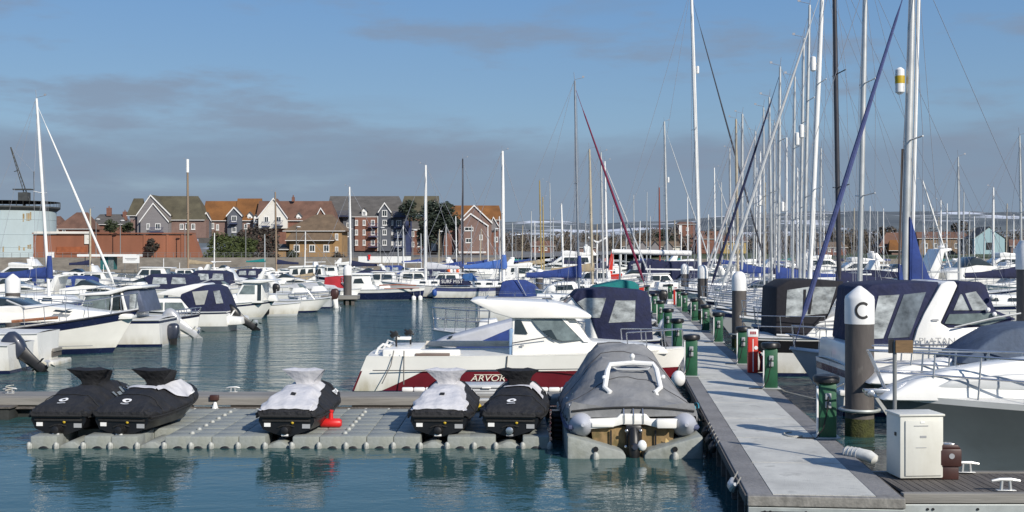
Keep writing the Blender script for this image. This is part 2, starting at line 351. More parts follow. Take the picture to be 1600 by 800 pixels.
def yacht(label, px, ptop, ytop, Y, d, L, dia=.16, spar=alu, hm=gel, stripe=None, cover=None, boot=navy, genoa=None, stays=True,
          spread=1, boomlen=.36, radar=0, zd=1.05, group=None, yaw=0.0, covercol=None, name='sailing_yacht', rig=.012, mastt=.56, hood=None, rail_=True, boomdz=0, burg=True, boot_=False, ck=.72):
    """px: column of the mast foot, ptop/ytop: mast head; d: +1 bow to the right; mastt: mast position along the hull"""
    X = gx(px, Y); B = L*.31
    rz = (0 if d > 0 else math.pi)+yaw
    xm = -L/2+L*mastt
    root = thing(name, label, 'yacht', (X-xm*math.cos(rz), Y-xm*math.sin(rz), 0), rz, group)
    h = hull(root, L, B, (zd*.92, zd*.92, zd*1.25), wbands(hm, boot, stripe, .16 if Y < 80 else .28), n=10, rake=.13*L, trake=-.04*L, tw=.7, pw=2.0, rub=True)
    cz = zd*.95
    xa, xb = -L*.18, L*.25
    MB().prism([(xa, cz), (xa+.1, cz+.48), (xb-.5, cz+.42), (xb, cz+.08), (xb, cz-.02), (xa, cz-.02)], lambda x, z: max(.2, B*.34-.06*max(0, x)-.25*(z-cz))).build('coachroof', gel if hm is not gelc else gelc, root, bevel=.05)
    for k in range(3):
        x0 = xa+.35+k*(xb-xa)*.25
        for s_ in (-1, 1):
            MB().panel([(x0, cz+.16), (x0+.55, cz+.16), (x0+.5, cz+.33), (x0+.05, cz+.33)], lambda x, z: max(.2, B*.34-.06*max(0, x)-.25*(z-cz)), s_).build('cabin_window', glass, root)
    zt = gz(ytop, Y); dx = (ptop-px)/F*Y*(1 if math.cos(rz) > 0 else -1)
    zb = cz+.4
    top = Vector((xm+dx, 0, zt)); foot = Vector((xm, 0, zb))
    r = dia/2
    mast = MB().tube([foot, foot.lerp(top, .7), top], [r, r, r*.72], 10).build('mast', spar, root)
    at = lambda u: foot.lerp(top, u)
    sp = MB(); lv = [.52] if spread == 1 else [.36, .68]
    hw = []
    for u in lv:
        p = at(u); k = B*.36*(1.1-.5*u); hw.append((p, k))
        if spread: MB().tube([p+Vector((-.12,-k,.06)), p, p+Vector((-.12,k,.06))], .022 if Y < 90 else .03, 5).build('spreader', spar, mast)
    if burg:
        MB().tube([top, top+Vector((-.05,0,.45))], .012, 4).tube([top+Vector((0,0,.06)), top+Vector((.45,0,.16))], .012, 4).box(top+Vector((.45,0,.2)), (.12,.03,.1)).build('masthead_gear', wire, mast)
    bz = zb+1.0+boomdz
    bl = L*boomlen
    boom = MB().tube([at(0)+Vector((0,0,1.0+boomdz)), (xm-bl, 0, bz+.05)], .06, 7).build('boom', spar, root)
    if cover:
        rings = []
        for i in range(8):
            u = i/7; q = math.sin(math.pi*min(1, .12+u*.95))**.5 if u > 0 else .7
            x = xm+.12-(bl+.05)*u; ht = ck*(.62*(1-u)**1.6+.24)*(.9+.1*rnd.random()); w = ck*.16*(1-.35*u)*(.9+.2*rnd.random())
            rings.append([(x, w*math.cos(a)*(.6 if math.sin(a) > .3 else 1), bz+.03+(ht if math.sin(a) > 0 else .13)*math.sin(a)+.02) for a in [2*math.pi*j/10 for j in range(10)]])
        MB().loft(rings).build('sail_cover', cover, root)
        if boot_: MB().tube([at(0)+Vector((.0,0,.95+boomdz)), at(0)+Vector((0,0,1.25+boomdz)), at(.0)+Vector((0,0,2.1+boomdz))+(top-foot)*.0], [r*1.9, r*2.1, r*1.35], 10).build('mast_boot_cover', cover, root)
    bow = Vector((L/2-.1, 0, h.sheer(1)+.05)); st = Vector((-L/2+.15, 0, h.sheer(0)+.05))
    if genoa:
        a, b = bow, at(.97); ft = MB()
        ft.tube([a, a.lerp(b,.06), a.lerp(b, .1), a.lerp(b, .5), a.lerp(b, .86), a.lerp(b, .9), b], [.012,.012,.07,.066,.036,.014,.012], 7).build('furled_genoa', genoa, root)
    if stays:
        if not genoa: MB().tube([bow, at(.97)], rig, 4).build('forestay', wire, root)
        MB().tube([st, top], rig*.9, 4).build('backstay', wire, root)
        if Y < 110:
            MB().tube([(xm-bl, 0, bz+.08), at(.985)+Vector((-.1,0,0))], rig*.8, 4).build('topping_lift', wire, root)
            for s_ in (-1, 1):
                MB().tube([(xm-.75, s_*(h.plan(mastt)-.08), h.sheer(mastt)), at(lv[0])], rig*.8, 4).build('lower_shroud', wire, root)
            MB().tube([at(.02)+Vector((.16,.06,.2)), at(.93)+Vector((.09,.03,0))], rig*.8, 4).build('halyard', wire, mast)
        for s_ in (-1, 1):
            pts = [(xm-.15, s_*(h.plan(mastt)-.08), h.sheer(mastt))]+[p+Vector((-.12, s_*k, .06)) for p, k in hw]+[at(.95)]
            MB().tube(pts, rig*.9, 4).build('shroud', wire, root)
    if radar:
        p = at(radar)
        MB().rev([(.05,-.3),(.11,-.26),(.12,0),(.11,.26),(.05,.3)], p+Vector((r+.14, -.05, 0)), 10).box(p+Vector((r+.02,-.02,0)), (.16,.04,.04)).build('radar_reflector', white, mast)
    if hood:
        MB().prism([(xa-.75, cz+.42), (xa-.6, cz+1.0), (xa+.1, cz+1.08), (xa+.6, cz+.45)], B*.33).build('sprayhood', hood, root, bevel=.08)
    if rail_ and Y < 110: rail(root, h, .72, .985, .6, 4, .014 if Y > 50 else .012)
    if rail_ and Y < 110:
        mb = MB(); 
        for s_ in (-1, 1):
            for t in (.02, .2, .38, .55):
                p = h.P(t, h.sheer(t), s_); mb.tube([p, (p[0], p[1]*.97, p[2]+.6)], .012, 4)
            mb.tube([(h.P(t, 0, s_)[0], s_*h.plan(t)*.97, h.sheer(t)+.6) for t in (.02,.2,.38,.55,.72)], .008, 4)
        mb.build('lifeline', steel, root)
    h.root = root; h.mast = (foot, top)
    return h
# ================================================================ camera, light, sky
cam = bpy.data.cameras.new('camera'); camo = bpy.data.objects.new('camera', cam); C.objects.link(camo)
cam.sensor_width = 36; cam.lens = 36*F/1600; cam.clip_end = 20000; cam.clip_start = .1
camo.location = (0, 0, H); camo.rotation_euler = (R(90), 0, 0); cam.shift_y = -2/1600
bpy.context.scene.camera = camo
SUN = Vector((.60*math.cos(R(31)), -.80*math.cos(R(31)), math.sin(R(31))))
sl = bpy.data.lights.new('sun', 'SUN'); sl.energy = 4.9; sl.angle = R(.53); sl.color = (1, .93, .83)
so = bpy.data.objects.new('sun', sl); C.objects.link(so); so.location = (30, -40, 40)
so.rotation_euler = (-SUN).to_track_quat('-Z', 'Y').to_euler()

w = bpy.data.worlds.new('World'); bpy.context.scene.world = w; w.use_nodes = True
nt = w.node_tree; n = nt.nodes; l = nt.links
for x in list(n): n.remove(x)
out = n.new('ShaderNodeOutputWorld'); bg = n.new('ShaderNodeBackground'); bg.inputs['Strength'].default_value = .1
sky = n.new('ShaderNodeTexSky'); sky.sky_type = 'NISHITA'; sky.sun_disc = False
sky.sun_elevation = R(31); sky.sun_rotation = math.atan2(SUN.x, SUN.y); sky.air_density = 1.0; sky.dust_density = .6; sky.ozone_density = 2.5
tc = n.new('ShaderNodeTexCoord'); sep = n.new('ShaderNodeSeparateXYZ'); l.new(tc.outputs['Generated'], sep.inputs[0])
def ramp(src, pts, interp='EASE'):
    r = n.new('ShaderNodeValToRGB'); r.color_ramp.interpolation = interp; e = r.color_ramp.elements
    while len(e) < len(pts): e.new(.5)
    for k, (p, c) in enumerate(pts): e[k].position = p; e[k].color = c if len(c) == 4 else (*c, 1)
    l.new(src, r.inputs['Fac']); return r.outputs['Color']
def mixc(f, a, b, blend='MIX'):
    m = n.new('ShaderNodeMix'); m.data_type = 'RGBA'; m.blend_type = blend
    for s_, v in ((m.inputs[0], f), (m.inputs[6], a), (m.inputs[7], b)):
        if isinstance(v, (int, float)): s_.default_value = v
        elif isinstance(v, tuple): s_.default_value = (*v, 1)
        else: l.new(v, s_)
    return m.outputs[2]
# clear air: the physical sky, pulled towards the blue of the photographed day low over the horizon
clear = ramp(sep.outputs['Z'], [(0,(2.45,3.15,4.3)), (.05,(2.35,3.5,4.95)), (.12,(2.05,3.6,5.55)), (.22,(1.45,3.15,6.0)), (.6,(.9,2.1,5.0)), (1,(.7,1.7,4.4))], 'LINEAR')
base = mixc(.72, sky.outputs[0], clear)
# grey cloud bank low down, with thin streaks above it
mp = n.new('ShaderNodeMapping'); mp.inputs['Scale'].default_value = (3.2, 3.2, 17); mp.inputs['Location'].default_value = (2.9, .9, .75); l.new(tc.outputs['Generated'], mp.inputs[0])
nz = n.new('ShaderNodeTexNoise'); nz.inputs['Scale'].default_value = .95; nz.inputs['Detail'].default_value = 7; nz.inputs['Roughness'].default_value = .55; nz.inputs['Distortion'].default_value = .35; l.new(mp.outputs[0], nz.inputs['Vector'])
mpb = n.new('ShaderNodeMapping'); mpb.inputs['Scale'].default_value = (5.5, 5.5, 24); mpb.inputs['Location'].default_value = (5.2, 1.3, 3.1); l.new(tc.outputs['Generated'], mpb.inputs[0])
nb = n.new('ShaderNodeTexNoise'); nb.inputs['Scale'].default_value = 1.0; nb.inputs['Detail'].default_value = 6; nb.inputs['Roughness'].default_value = .58; l.new(mpb.outputs[0], nb.inputs['Vector'])
def math_(op, a, b):
    m = n.new('ShaderNodeMath'); m.operation = op; m.use_clamp = False
    for s_, v in zip(m.inputs, (a, b)):
        if isinstance(v, (int, float)): s_.default_value = v
        else: l.new(v, s_)
    return m.outputs[0]
low = ramp(sep.outputs['Z'], [(0,(1,1,1)), (.075,(.92,.92,.92)), (.105,(.5,.5,.5)), (.13,(.22,.22,.22)), (.2,(.1,.1,.1)), (1,(0,0,0))], 'LINEAR')
wob = math_('ADD', low, math_('MULTIPLY', math_('SUBTRACT', nz.outputs['Fac'], .5), 2.1))
bank = ramp(wob, [(.26,(0,0,0)), (.92,(1,1,1))])
bankf = math_('MULTIPLY', bank, .82)
c1 = mixc(bankf, base, (2.16, 2.86, 3.92))
st = ramp(nb.outputs['Fac'], [(.50,(0,0,0)), (.68,(1,1,1))])
stm = math_('MULTIPLY', st, ramp(sep.outputs['Z'], [(0,(.25,.25,.25)), (.07,(.65,.65,.65)), (.14,(.72,.72,.72)), (.24,(.5,.5,.5)), (1,(.2,.2,.2))], 'LINEAR'))
c2 = mixc(stm, c1, (2.35, 2.9, 3.85))
l.new(c2, bg.inputs['Color']); l.new(bg.outputs[0], out.inputs[0])
sc = bpy.context.scene
sc.view_settings.view_transform = 'Standard'; sc.view_settings.look = 'None'; sc.view_settings.exposure = 0; sc.view_settings.gamma = 1
sc.cycles.max_bounces = 6; sc.cycles.glossy_bounces = 3; sc.cycles.diffuse_bounces = 3; sc.cycles.transmission_bounces = 2
sc.cycles.caustics_reflective = False; sc.cycles.caustics_refractive = False

# ================================================================ water, seabed, land, hills
def water_mat():
    m = bpy.data.materials.new('harbour_water'); m.use_nodes = True; n = m.node_tree.nodes; l = m.node_tree.links
    b = n['Principled BSDF']; b.inputs['Roughness'].default_value = .035; b.inputs['IOR'].default_value = 1.33
    tc = n.new('ShaderNodeTexCoord')
    def noise(sx, sy, scale, det, rough=.5, dist=0.0, rz=0.0):
        mp = n.new('ShaderNodeMapping'); mp.inputs['Scale'].default_value = (sx, sy, 1); mp.inputs['Rotation'].default_value = (0, 0, rz); l.new(tc.outputs['Object'], mp.inputs[0])
        t = n.new('ShaderNodeTexNoise'); t.inputs['Scale'].default_value = scale; t.inputs['Detail'].default_value = det; t.inputs['Roughness'].default_value = rough; t.inputs['Distortion'].default_value = dist
        l.new(mp.outputs[0], t.inputs['Vector']); return t.outputs['Fac']
    a = noise(.6, 1, 2.0, 3, .5, .4, .25); c = noise(.75, 1, 6.5, 3, .6, .3, -.3); p = noise(.5, 1, .07, 3, .6, .8); d = noise(.38, 1, .75, 2, .5, .5, .12)
    # gusts: patches where the ripples stand higher
    rm = n.new('ShaderNodeMapRange'); rm.inputs['From Min'].default_value = .34; rm.inputs['From Max'].default_value = .66; rm.inputs['To Min'].default_value = .6; rm.inputs['To Max'].default_value = 1.0
    l.new(p, rm.inputs['Value'])
    # sheltered lee close in front of the float dock: calm
    sp = n.new('ShaderNodeSeparateXYZ'); l.new(tc.outputs['Object'], sp.inputs[0])
    lee = n.new('ShaderNodeMapRange'); lee.inputs['From Min'].default_value = 20.5; lee.inputs['From Max'].default_value = 34; lee.inputs['To Min'].default_value = .085; lee.inputs['To Max'].default_value = 1.5
    l.new(sp.outputs['Y'], lee.inputs['Value'])
    def mul(x, y):
        q = n.new('ShaderNodeMath'); q.operation = 'MULTIPLY'
        for s_, v in zip(q.inputs, (x, y)):
            if isinstance(v, (int, float)): s_.default_value = v
            else: l.new(v, s_)
        return q.outputs[0]
    def add(x, y):
        q = n.new('ShaderNodeMath'); q.operation = 'ADD'; l.new(x, q.inputs[0]); l.new(y, q.inputs[1]); return q.outputs[0]
    h = mul(mul(add(add(a, mul(c, .42)), mul(d, 1.5)), rm.outputs[0]), lee.outputs[0])
    bp = n.new('ShaderNodeBump'); bp.inputs['Strength'].default_value = 1.0; bp.inputs['Distance'].default_value = .15
    l.new(h, bp.inputs['Height']); l.new(bp.outputs[0], b.inputs['Normal'])
    rp = n.new('ShaderNodeValToRGB'); e = rp.color_ramp.elements
    e[0].position = .3; e[0].color = (.018, .062, .060, 1); e[1].position = .75; e[1].color = (.028, .086, .090, 1)
    l.new(p, rp.inputs['Fac']); l.new(rp.outputs[0], b.inputs['Base Color'])
    return m
def sheet(name, x0, x1, y0, y1, z, mat, nx=1, ny=1):
    mb = MB(); vs = [(x0+(x1-x0)*i/nx, y0+(y1-y0)*j/ny, z) for j in range(ny+1) for i in range(nx+1)]
    mb.add(vs, [(j*(nx+1)+i, j*(nx+1)+i+1, (j+1)*(nx+1)+i+1, (j+1)*(nx+1)+i) for j in range(ny) for i in range(nx)])
    return structure(mb.build(name, mat, None, smooth=False))
sheet('water', -4000, 4000, -120, 6000, 0, water_mat())

stone = M('quay_stone', (.23,.205,.175), .9, var=.35, scale=.5, bump=.4, bscale=2, streak=(1,1,2.5))
grassm = M('rough_grass', (.07,.09,.035), .95, var=.35, scale=.2)
landm = M('town_ground', (.17,.165,.155), .95, var=.25, scale=.1)
# town side: quay wall from the far left to the slip beyond the apartments, land behind it
def quay(xa, xb, y, z, deep, name):
    mb = MB(); mb.box(((xa+xb)/2, y+deep/2, z/2-.5), (xb-xa, deep, z+1.0)); return mb
qb = quay(gx(-500,255), gx(800,255), 255, 3.0, 3, 'quay'); structure(qb.build('quay_wall', stone, None, smooth=False))
structure(MB().add([(-700,258.2,2.9),(gx(800,255),258.2,2.9),(200,900,8),(-700,900,8)], [(0,1,2,3)]).build('town_ground', landm, None, smooth=False))
structure(quay(gx(800,255)+.1, 900, 400, 2.2, 3, 'q').build('far_shore_wall', stone, None, smooth=False))
structure(MB().add([(gx(800,255),403.2,2.1),(900,403.2,2.1),(1600,1500,18),(0,1500,18)], [(0,1,2,3)]).build('far_shore_ground', grassm, None, smooth=False))

def hills():
    m = bpy.data.materials.new('snowy_hill'); m.use_nodes = True; n = m.node_tree.nodes; l = m.node_tree.links
    b = n['Principled BSDF']; b.inputs['Roughness'].default_value = 1; b.inputs['Specular IOR Level'].default_value = 0
    tc = n.new('ShaderNodeTexCoord'); mp = n.new('ShaderNodeMapping'); mp.inputs['Scale'].default_value = (.0032, .0022, .034); l.new(tc.outputs['Object'], mp.inputs[0])
    t = n.new('ShaderNodeTexNoise'); t.inputs['Scale'].default_value = 1.0; t.inputs['Detail'].default_value = 9; t.inputs['Roughness'].default_value = .55; t.inputs['Distortion'].default_value = .9; l.new(mp.outputs[0], t.inputs['Vector'])
    r = n.new('ShaderNodeValToRGB'); e = r.color_ramp.elements; e[0].position = .54; e[0].color = (0,0,0,1); e[1].position = .60; e[1].color = (1,1,1,1); l.new(t.outputs['Fac'], r.inputs['Fac'])
    t2 = n.new('ShaderNodeTexNoise'); t2.inputs['Scale'].default_value = .004; t2.inputs['Detail'].default_value = 6; l.new(tc.outputs['Object'], t2.inputs['Vector'])
    r2 = n.new('ShaderNodeValToRGB'); e = r2.color_ramp.elements; e[0].position = .35; e[0].color = (.105,.125,.145,1); e[1].position = .65; e[1].color = (.165,.19,.20,1); l.new(t2.outputs['Fac'], r2.inputs['Fac'])  # slope colours lifted to stand for distance haze
    mx = n.new('ShaderNodeMix'); mx.data_type = 'RGBA'; l.new(r.outputs[0], mx.inputs[0]); l.new(r2.outputs[0], mx.inputs[6]); mx.inputs[7].default_value = (.62,.66,.72,1)
    l.new(mx.outputs[2], b.inputs['Base Color'])
    prof = [(-600,352),(500,352),(780,347),(840,344),(880,345),(930,351),(1000,346),(1060,344),(1120,338),(1200,334),(1260,331),(1340,330),(1420,331),(1500,330),(1560,332),(1640,331),(1800,334),(2300,346)]
    def yt(px):
        for (a, c), (d, e_) in zip(prof, prof[1:]):
            if a <= px <= d: return c+(e_-c)*(px-a)/(d-a)
        return 350
    mb = MB(); vs = []; nx, ny = 150, 22; Y0, Y1 = 1500, 3200
    for j in range(ny+1):
        v = j/ny; Y = Y0+(Y1-Y0)*v
        for i in range(nx+1):
            px = -600+2900*i/nx; zt = gz(yt(px), Y1)
            vs.append((gx(px, Y), Y, 8+(zt-8)*(v**.8)+(rnd.random()-.5)*3*v+math.sin(px*.031+v*5)*4*v*(1-v)*2))
    vs2 = [(x, Y1+1200, z*.5) for x, Y, z in vs[-(nx+1):]]
    vs += vs2; ny += 1
    mb.add(vs, [(j*(nx+1)+i, j*(nx+1)+i+1, (j+1)*(nx+1)+i+1, (j+1)*(nx+1)+i) for j in range(ny) for i in range(nx)])
    structure(mb.build('hills', m, None))
hills()

# ================================================================ trees and other green
def leaves(mb, c, r, k, s, squash=1.0, hollow=.35, rs=rnd, up=.4):
    for _ in range(k):
        while True:
            p = Vector((rs.uniform(-1,1), rs.uniform(-1,1), rs.uniform(-1,1)))
            if hollow < p.length < 1: break
        q = Vector(c)+Vector((p.x*r, p.y*r, p.z*r*squash))
        a = Vector((rs.gauss(0,1), rs.gauss(0,1), rs.gauss(0,1)*up)).normalized(); b_ = a.orthogonal().normalized()
        b_ = (b_*math.cos(1.7*rs.random()*4)+a.cross(b_)*math.sin(1.7*rs.random()*4)).normalized()
        z = s*rs.uniform(.5, 1.2)
        mb.add([q-a*z, q-b_*z*.45, q+a*z, q+b_*z*.45], [(0,1,2,3)])
evg = M('evergreen_leaf', (.028,.042,.027), .8, var=.35, scale=.55)
ivy = M('ivy_leaf', (.052,.070,.016), .75, var=.4, scale=.5)
hedge = M('hedge_leaf', (.034,.048,.018), .8, var=.35, scale=.6)
twig = M('bare_twig', (.115,.095,.075), .95, var=.3, scale=.3)
twigd = M('dark_twig', (.062,.052,.042), .95, var=.3, scale=.3)
bark = M('bark', (.06,.05,.04), .95, var=.4, scale=2, bump=.5)
def tree(name, label, px, ybase, ytop, Y, wpx, leaf, k=900, s=.4, group=None, lobes=9, trunk=.25):
    zb, zt = gz(ybase, Y), gz(ytop, Y); ht = zt-zb; rw = wpx/2*Y/F
    t = thing(name, label, 'tree' if 'tree' in name else 'shrub', (gx(px, Y), Y, zb), 0, group)
    mb = MB(); rs = random.Random(int(px*7+ytop)); tb = MB()
    tb.tube([(0,0,-.6), (.05*ht*rs.uniform(-1,1), 0, ht*.45), (0,0,ht*.8)], [trunk, trunk*.7, trunk*.25], 7)
    for _ in range(lobes):
        a = rs.uniform(0, 6.28); u = rs.random()**.7; z = ht*(.34+.55*rs.random()); sp = math.sqrt(max(.1, 1-((z/ht-.5)/.55)**2))
        c = (rw*.62*u*sp*math.cos(a), rw*.62*u*sp*math.sin(a), z); rr = rw*rs.uniform(.28,.46)
        leaves(mb, c, rr, k//lobes, s, rs.uniform(.7,1.1), .2, rs)
        tb.tube([(0,0,z*.55), (c[0]*.6,c[1]*.6,z*.85), c], [trunk*.5, trunk*.3, trunk*.1], 5)
    mb.build('crown', leaf, t, smooth=False); tb.build('trunk', bark, t)
    return t
tree('pine_tree', 'dark evergreen tree growing in front of the far apartment block', 688, 400, 316, 300, 84, evg, 4200, .55, lobes=22, trunk=.5)
tree('pine_tree', 'smaller dark evergreen tree spreading left beneath the tall one', 640, 352, 312, 318, 52, evg, 1300, .45, lobes=9)
tree('bare_shrub', 'dark leafless shrub clinging to the red brick wall', 239, 408, 372, 260.6, 26, twigd, 1000, .32, trunk=.1)
tree('round_tree', 'small dark round tree beside the tan hipped house', 457, 412, 390, 268, 26, hedge, 800, .3, trunk=.15)
tree('round_tree', 'low brown bush at the foot of the blue balconies', 528, 412, 393, 268, 30, twigd, 700, .3, trunk=.12)
for q, (px, yt_, w_) in enumerate([(172, 345, 40), (200, 349, 26)]):
    tree('hedge_tree', ['dark green hedge tree behind the red wall by a lamp', 'shorter dark hedge tree touching the grey gabled house'][q], px, 368, yt_, 285, w_, hedge, 700, .35)
# steep green bank and the brown scrub beside it
def bank_mat_leaves():
    mb = MB(); rs = random.Random(3)
    for i in range(3800):
        u, v = rs.random(), rs.random()
        px = 318+70*u+(14*v); Y = 262+9*v+rs.uniform(-.4,.6); z = 1.6+ (7.0-2.0*u)*v+rs.uniform(-.3,.4)
        leaves(mb, (gx(px, Y), Y, z), .5, 1, .42, 1, 0, rs)
    mb.build('ivy', ivy, None, smooth=False)['kind'] = 'stuff'
    mb = MB()
    for i in range(4200):
        u, v = rs.random(), rs.random()
        px = 372+62*u; Y = 266+10*v+rs.uniform(-.5,.8); z = 1.4+(8.4-2.5*abs(u-.45))*v+rs.uniform(-.3,.5)
        leaves(mb, (gx(px, Y), Y, z), .6, 1, .42, 1, 0, rs)
    mb.build('undergrowth', twigd, None, smooth=False)['kind'] = 'stuff'
bank_mat_leaves()
def woodland():
    mb = MB(); rs = random.Random(11)
    for i in range(620):
        px = rs.uniform(700, 1700); Y = rs.uniform(520, 760); zb = 2+(Y-403)*.015
        ht = rs.uniform(7, 13)*(1.12 if px > 980 else .95); r = rs.uniform(3, 5.5); x = gx(px, Y)
        for _ in range(3): leaves(mb, (x+rs.uniform(-2,2), Y+rs.uniform(-2,2), zb+ht*rs.uniform(.05,.74)), r*.8, 62, .66, .9, .1, rs, 1.2)
        mb.tube([(x, Y, zb-1), (x, Y, zb+ht*.7)], [.3, .1], 4)
    mb.build('woods', twig, None, smooth=False)['kind'] = 'stuff'
woodland()
tree('bare_tree', 'tall bare brown tree rising behind the blue gabled boathouse', 1500, 396, 346, 470, 44, twig, 1300, .7)
tree('bare_tree', 'bare brown tree beside the orange roofed waterside house', 1388, 396, 352, 470, 40, twig, 1300, .7)
tree('conifer_tree', 'dark green conifer left of the red brick block', 1036, 396, 358, 500, 34, evg, 900, .7)

# ================================================================ buildings (slate and brick colours lightened to stand for haze)
slate = M('roof_slate', (.098,.093,.088), .85, var=.3, scale=.5, bump=.3, bscale=6, streak=(1,1,3))
slateo = M('roof_olive_slate', (.092,.082,.052), .88, var=.35, scale=.4, bump=.3, bscale=6)
lich = M('roof_lichen_tile', (.205,.088,.026), .9, var=.45, scale=.22, bump=.3, bscale=6)
tiler = M('roof_red_tile', (.15,.082,.058), .9, var=.35, scale=.4, bump=.3, bscale=6)
tilet = M('roof_tan_tile', (.15,.105,.066), .9, var=.3, scale=.6, bump=.3, bscale=6)
brick = M('brick_red', (.195,.092,.066), .9, var=.25, scale=.9, bump=.2, bscale=12)
brickp = M('brick_pinkish', (.205,.135,.115), .9, var=.2, scale=.8)
brickw = M('wall_brick_orange', (.27,.108,.062), .9, var=.3, scale=.16, bump=.2, bscale=8, streak=(1,1,.25))
bricktan = M('brick_tan', (.31,.195,.09), .9, var=.2, scale=.8)
clgrey = M('cladding_grey', (.205,.195,.20), .8, var=.12, scale=.8, streak=(.3,.3,6), bump=.2)
clslate = M('cladding_slate_blue', (.098,.108,.13), .8, var=.18, scale=.8)
clwhite = M('render_white', (.70,.68,.62), .8, var=.08, scale=.6)
clblue = M('cladding_pale_blue', (.29,.43,.47), .7, var=.12, scale=.6, streak=(6,6,.3))
balcm = M('balcony_navy', (.03,.045,.12), .6, var=.25, scale=1)
wpaint = M('white_paint', (.78,.78,.76), .5, var=.06)
tankm = M('tank_pale_blue', (.37,.45,.47), .6, var=.14, scale=.3, streak=(1,1,.3))
rust = M('rust_streak', (.33,.24,.12), .9, var=.4, scale=1)
dkst = M('dark_steelwork', (.055,.06,.06), .7, var=.3, scale=1)

class Bld:
    def __init__(s, label, cat, name, px, Y, group=None):
        s.Y = Y; s.px = px; s.o = thing(name, label, cat, (gx(px, Y), Y, 0), 0, group)
    def x(s, px): return (px-s.px)*s.Y/F
    def z(s, py): return gz(py, s.Y)
    def wall(s, a, b, yt_, yb, mat, y0=0, dp=8, name='wall'):
        MB().box(((s.x(a)+s.x(b))/2, y0+dp/2, (s.z(yt_)+s.z(yb))/2), (s.x(b)-s.x(a), dp, s.z(yt_)-s.z(yb))).build(name, mat, s.o, smooth=False)
    def roof(s, a, b, ye, yr, mat, y0=0, dp=8, hl=0, hr=0, name='roof'):      # ridge along x; hl/hr hip lengths in pixels
        e = .45; ze, zr = s.z(ye), s.z(yr); a0, b0 = s.x(a)-e, s.x(b)+e; y1 = y0+dp+e; ya = y0-e; ym = y0+dp/2
        c, d = s.x(a)-e+hl*s.Y/F, s.x(b)+e-hr*s.Y/F
        vs = [(a0,ya,ze),(b0,ya,ze),(b0,y1,ze),(a0,y1,ze),(c,ym,zr),(d,ym,zr)]
        vs += [(x, y, z-.22) for x, y, z in vs[:4]]
        MB().box(((a0+b0)/2, ya-.07, ze-.16), (b0-a0, .13, .13)).build('gutter', wpaint, s.o, smooth=False)
        fs = [(0,1,5,4),(1,2,5),(2,3,4,5),(3,0,4),(0,6,7,1),(1,7,8,2),(2,8,9,3),(3,9,6,0),(6,9,8,7)]
        return MB().add(vs, fs).build(name, mat, s.o, smooth=False)
    def gable(s, a, b, ye, xp, yp, yb, mat, rmat, y0=-1.2, dp=6, barge=True, name='gable_wall'):
        A, B, P = (s.x(a), s.z(ye)), (s.x(b), s.z(ye)), (s.x(xp), s.z(yp)); zb = s.z(yb)
        vs = [(A[0],zb),(B[0],zb),B,P,A]
        g = MB(); n_ = 5; V = [(x, y0, z) for x, z in vs]+[(x, y0+dp, z) for x, z in vs]
        g.add(V, [tuple(range(n_)), tuple(range(2*n_-1, n_-1, -1))]+[(i, i+n_, (i+1) % n_+n_, (i+1) % n_) for i in range(n_)]).build(name, mat, s.o, smooth=False)
        r = MB(); bb = MB()
        for E in (A, B):
            dx, dz = E[0]-P[0], E[1]-P[1]; k = math.hypot(dx, dz); ex, ez = E[0]+dx/k*.4, E[1]+dz/k*.4
            r.add([(P[0],y0-.3,P[1]+.02),(ex,y0-.3,ez+.02),(ex,y0+dp,ez+.02),(P[0],y0+dp,P[1]+.02),(P[0],y0-.3,P[1]+.26),(ex,y0-.3,ez+.26),(ex,y0+dp,ez+.26),(P[0],y0+dp,P[1]+.26)], [(0,1,2,3),(4,5,6,7),(0,1,5,4),(1,2,6,5),(2,3,7,6)])
            if barge: bb.add([(P[0],y0-.36,P[1]+.30),(ex,y0-.36,ez+.30),(ex,y0-.36,ez-.12),(P[0],y0-.36,P[1]-.12),(P[0],y0-.303,P[1]+.30),(ex,y0-.303,ez+.30),(ex,y0-.303,ez-.12),(P[0],y0-.303,P[1]-.12)], [(0,1,2,3),(7,6,5,4),(0,1,5,4),(2,3,7,6),(1,2,6,5)])
        r.build('gable_roof', rmat, s.o, smooth=False)
        if barge: bb.build('bargeboard', wpaint, s.o, smooth=False)
    def win(s, px, py, w_=5, h_=8, y0=0.0, bars=1):
        x, z, W, Hh = s.x(px), s.z(py), w_*s.Y/F, h_*s.Y/F
        f = MB(); t = .16
        f.box((x-W/2+t/2,y0-.05,z),(t,.14,Hh)).box((x+W/2-t/2,y0-.05,z),(t,.14,Hh)).box((x,y0-.05,z+Hh/2-t/2),(W-2*t,.13,t)).box((x,y0-.05,z-Hh/2+t/2),(W-2*t,.13,t)).box((x,y0-.075,z-Hh/2-.06),(W+.2,.2,.1))
        if bars: f.box((x,y0-.048,z),(.09,.11,Hh-2*t-.01))
        fo = f.build('window', wpaint, s.o, smooth=False)
        MB().box((x,y0-.03,z),(W-2*t,.04,Hh-2*t)).build('pane', glass, fo, smooth=False)
    def balcony(s, a, b, yt_, yb, y0=0.0, mat=None):
        x0, x1, z1, z0 = s.x(a), s.x(b), s.z(yt_), s.z(yb); m = MB()
        m.box(((x0+x1)/2, y0-.7, z0), (x1-x0, 1.4, .18)).box(((x0+x1)/2, y0-1.36, z1), (x1-x0, .08, .08))
        k = max(4, int((x1-x0)/.3))
        for i in range(k+1): m.box((x0+.04+(x1-x0-.08)*i/k, y0-1.36, (z0+z1)/2), (.07, .06, z1-z0-.15))
        m.box((x0+.05, y0-.7, z1), (.06, 1.3, .06)).box((x1-.05, y0-.7, z1), (.06, 1.3, .06))
        m.build('balcony', mat or balcm, s.o, smooth=False)
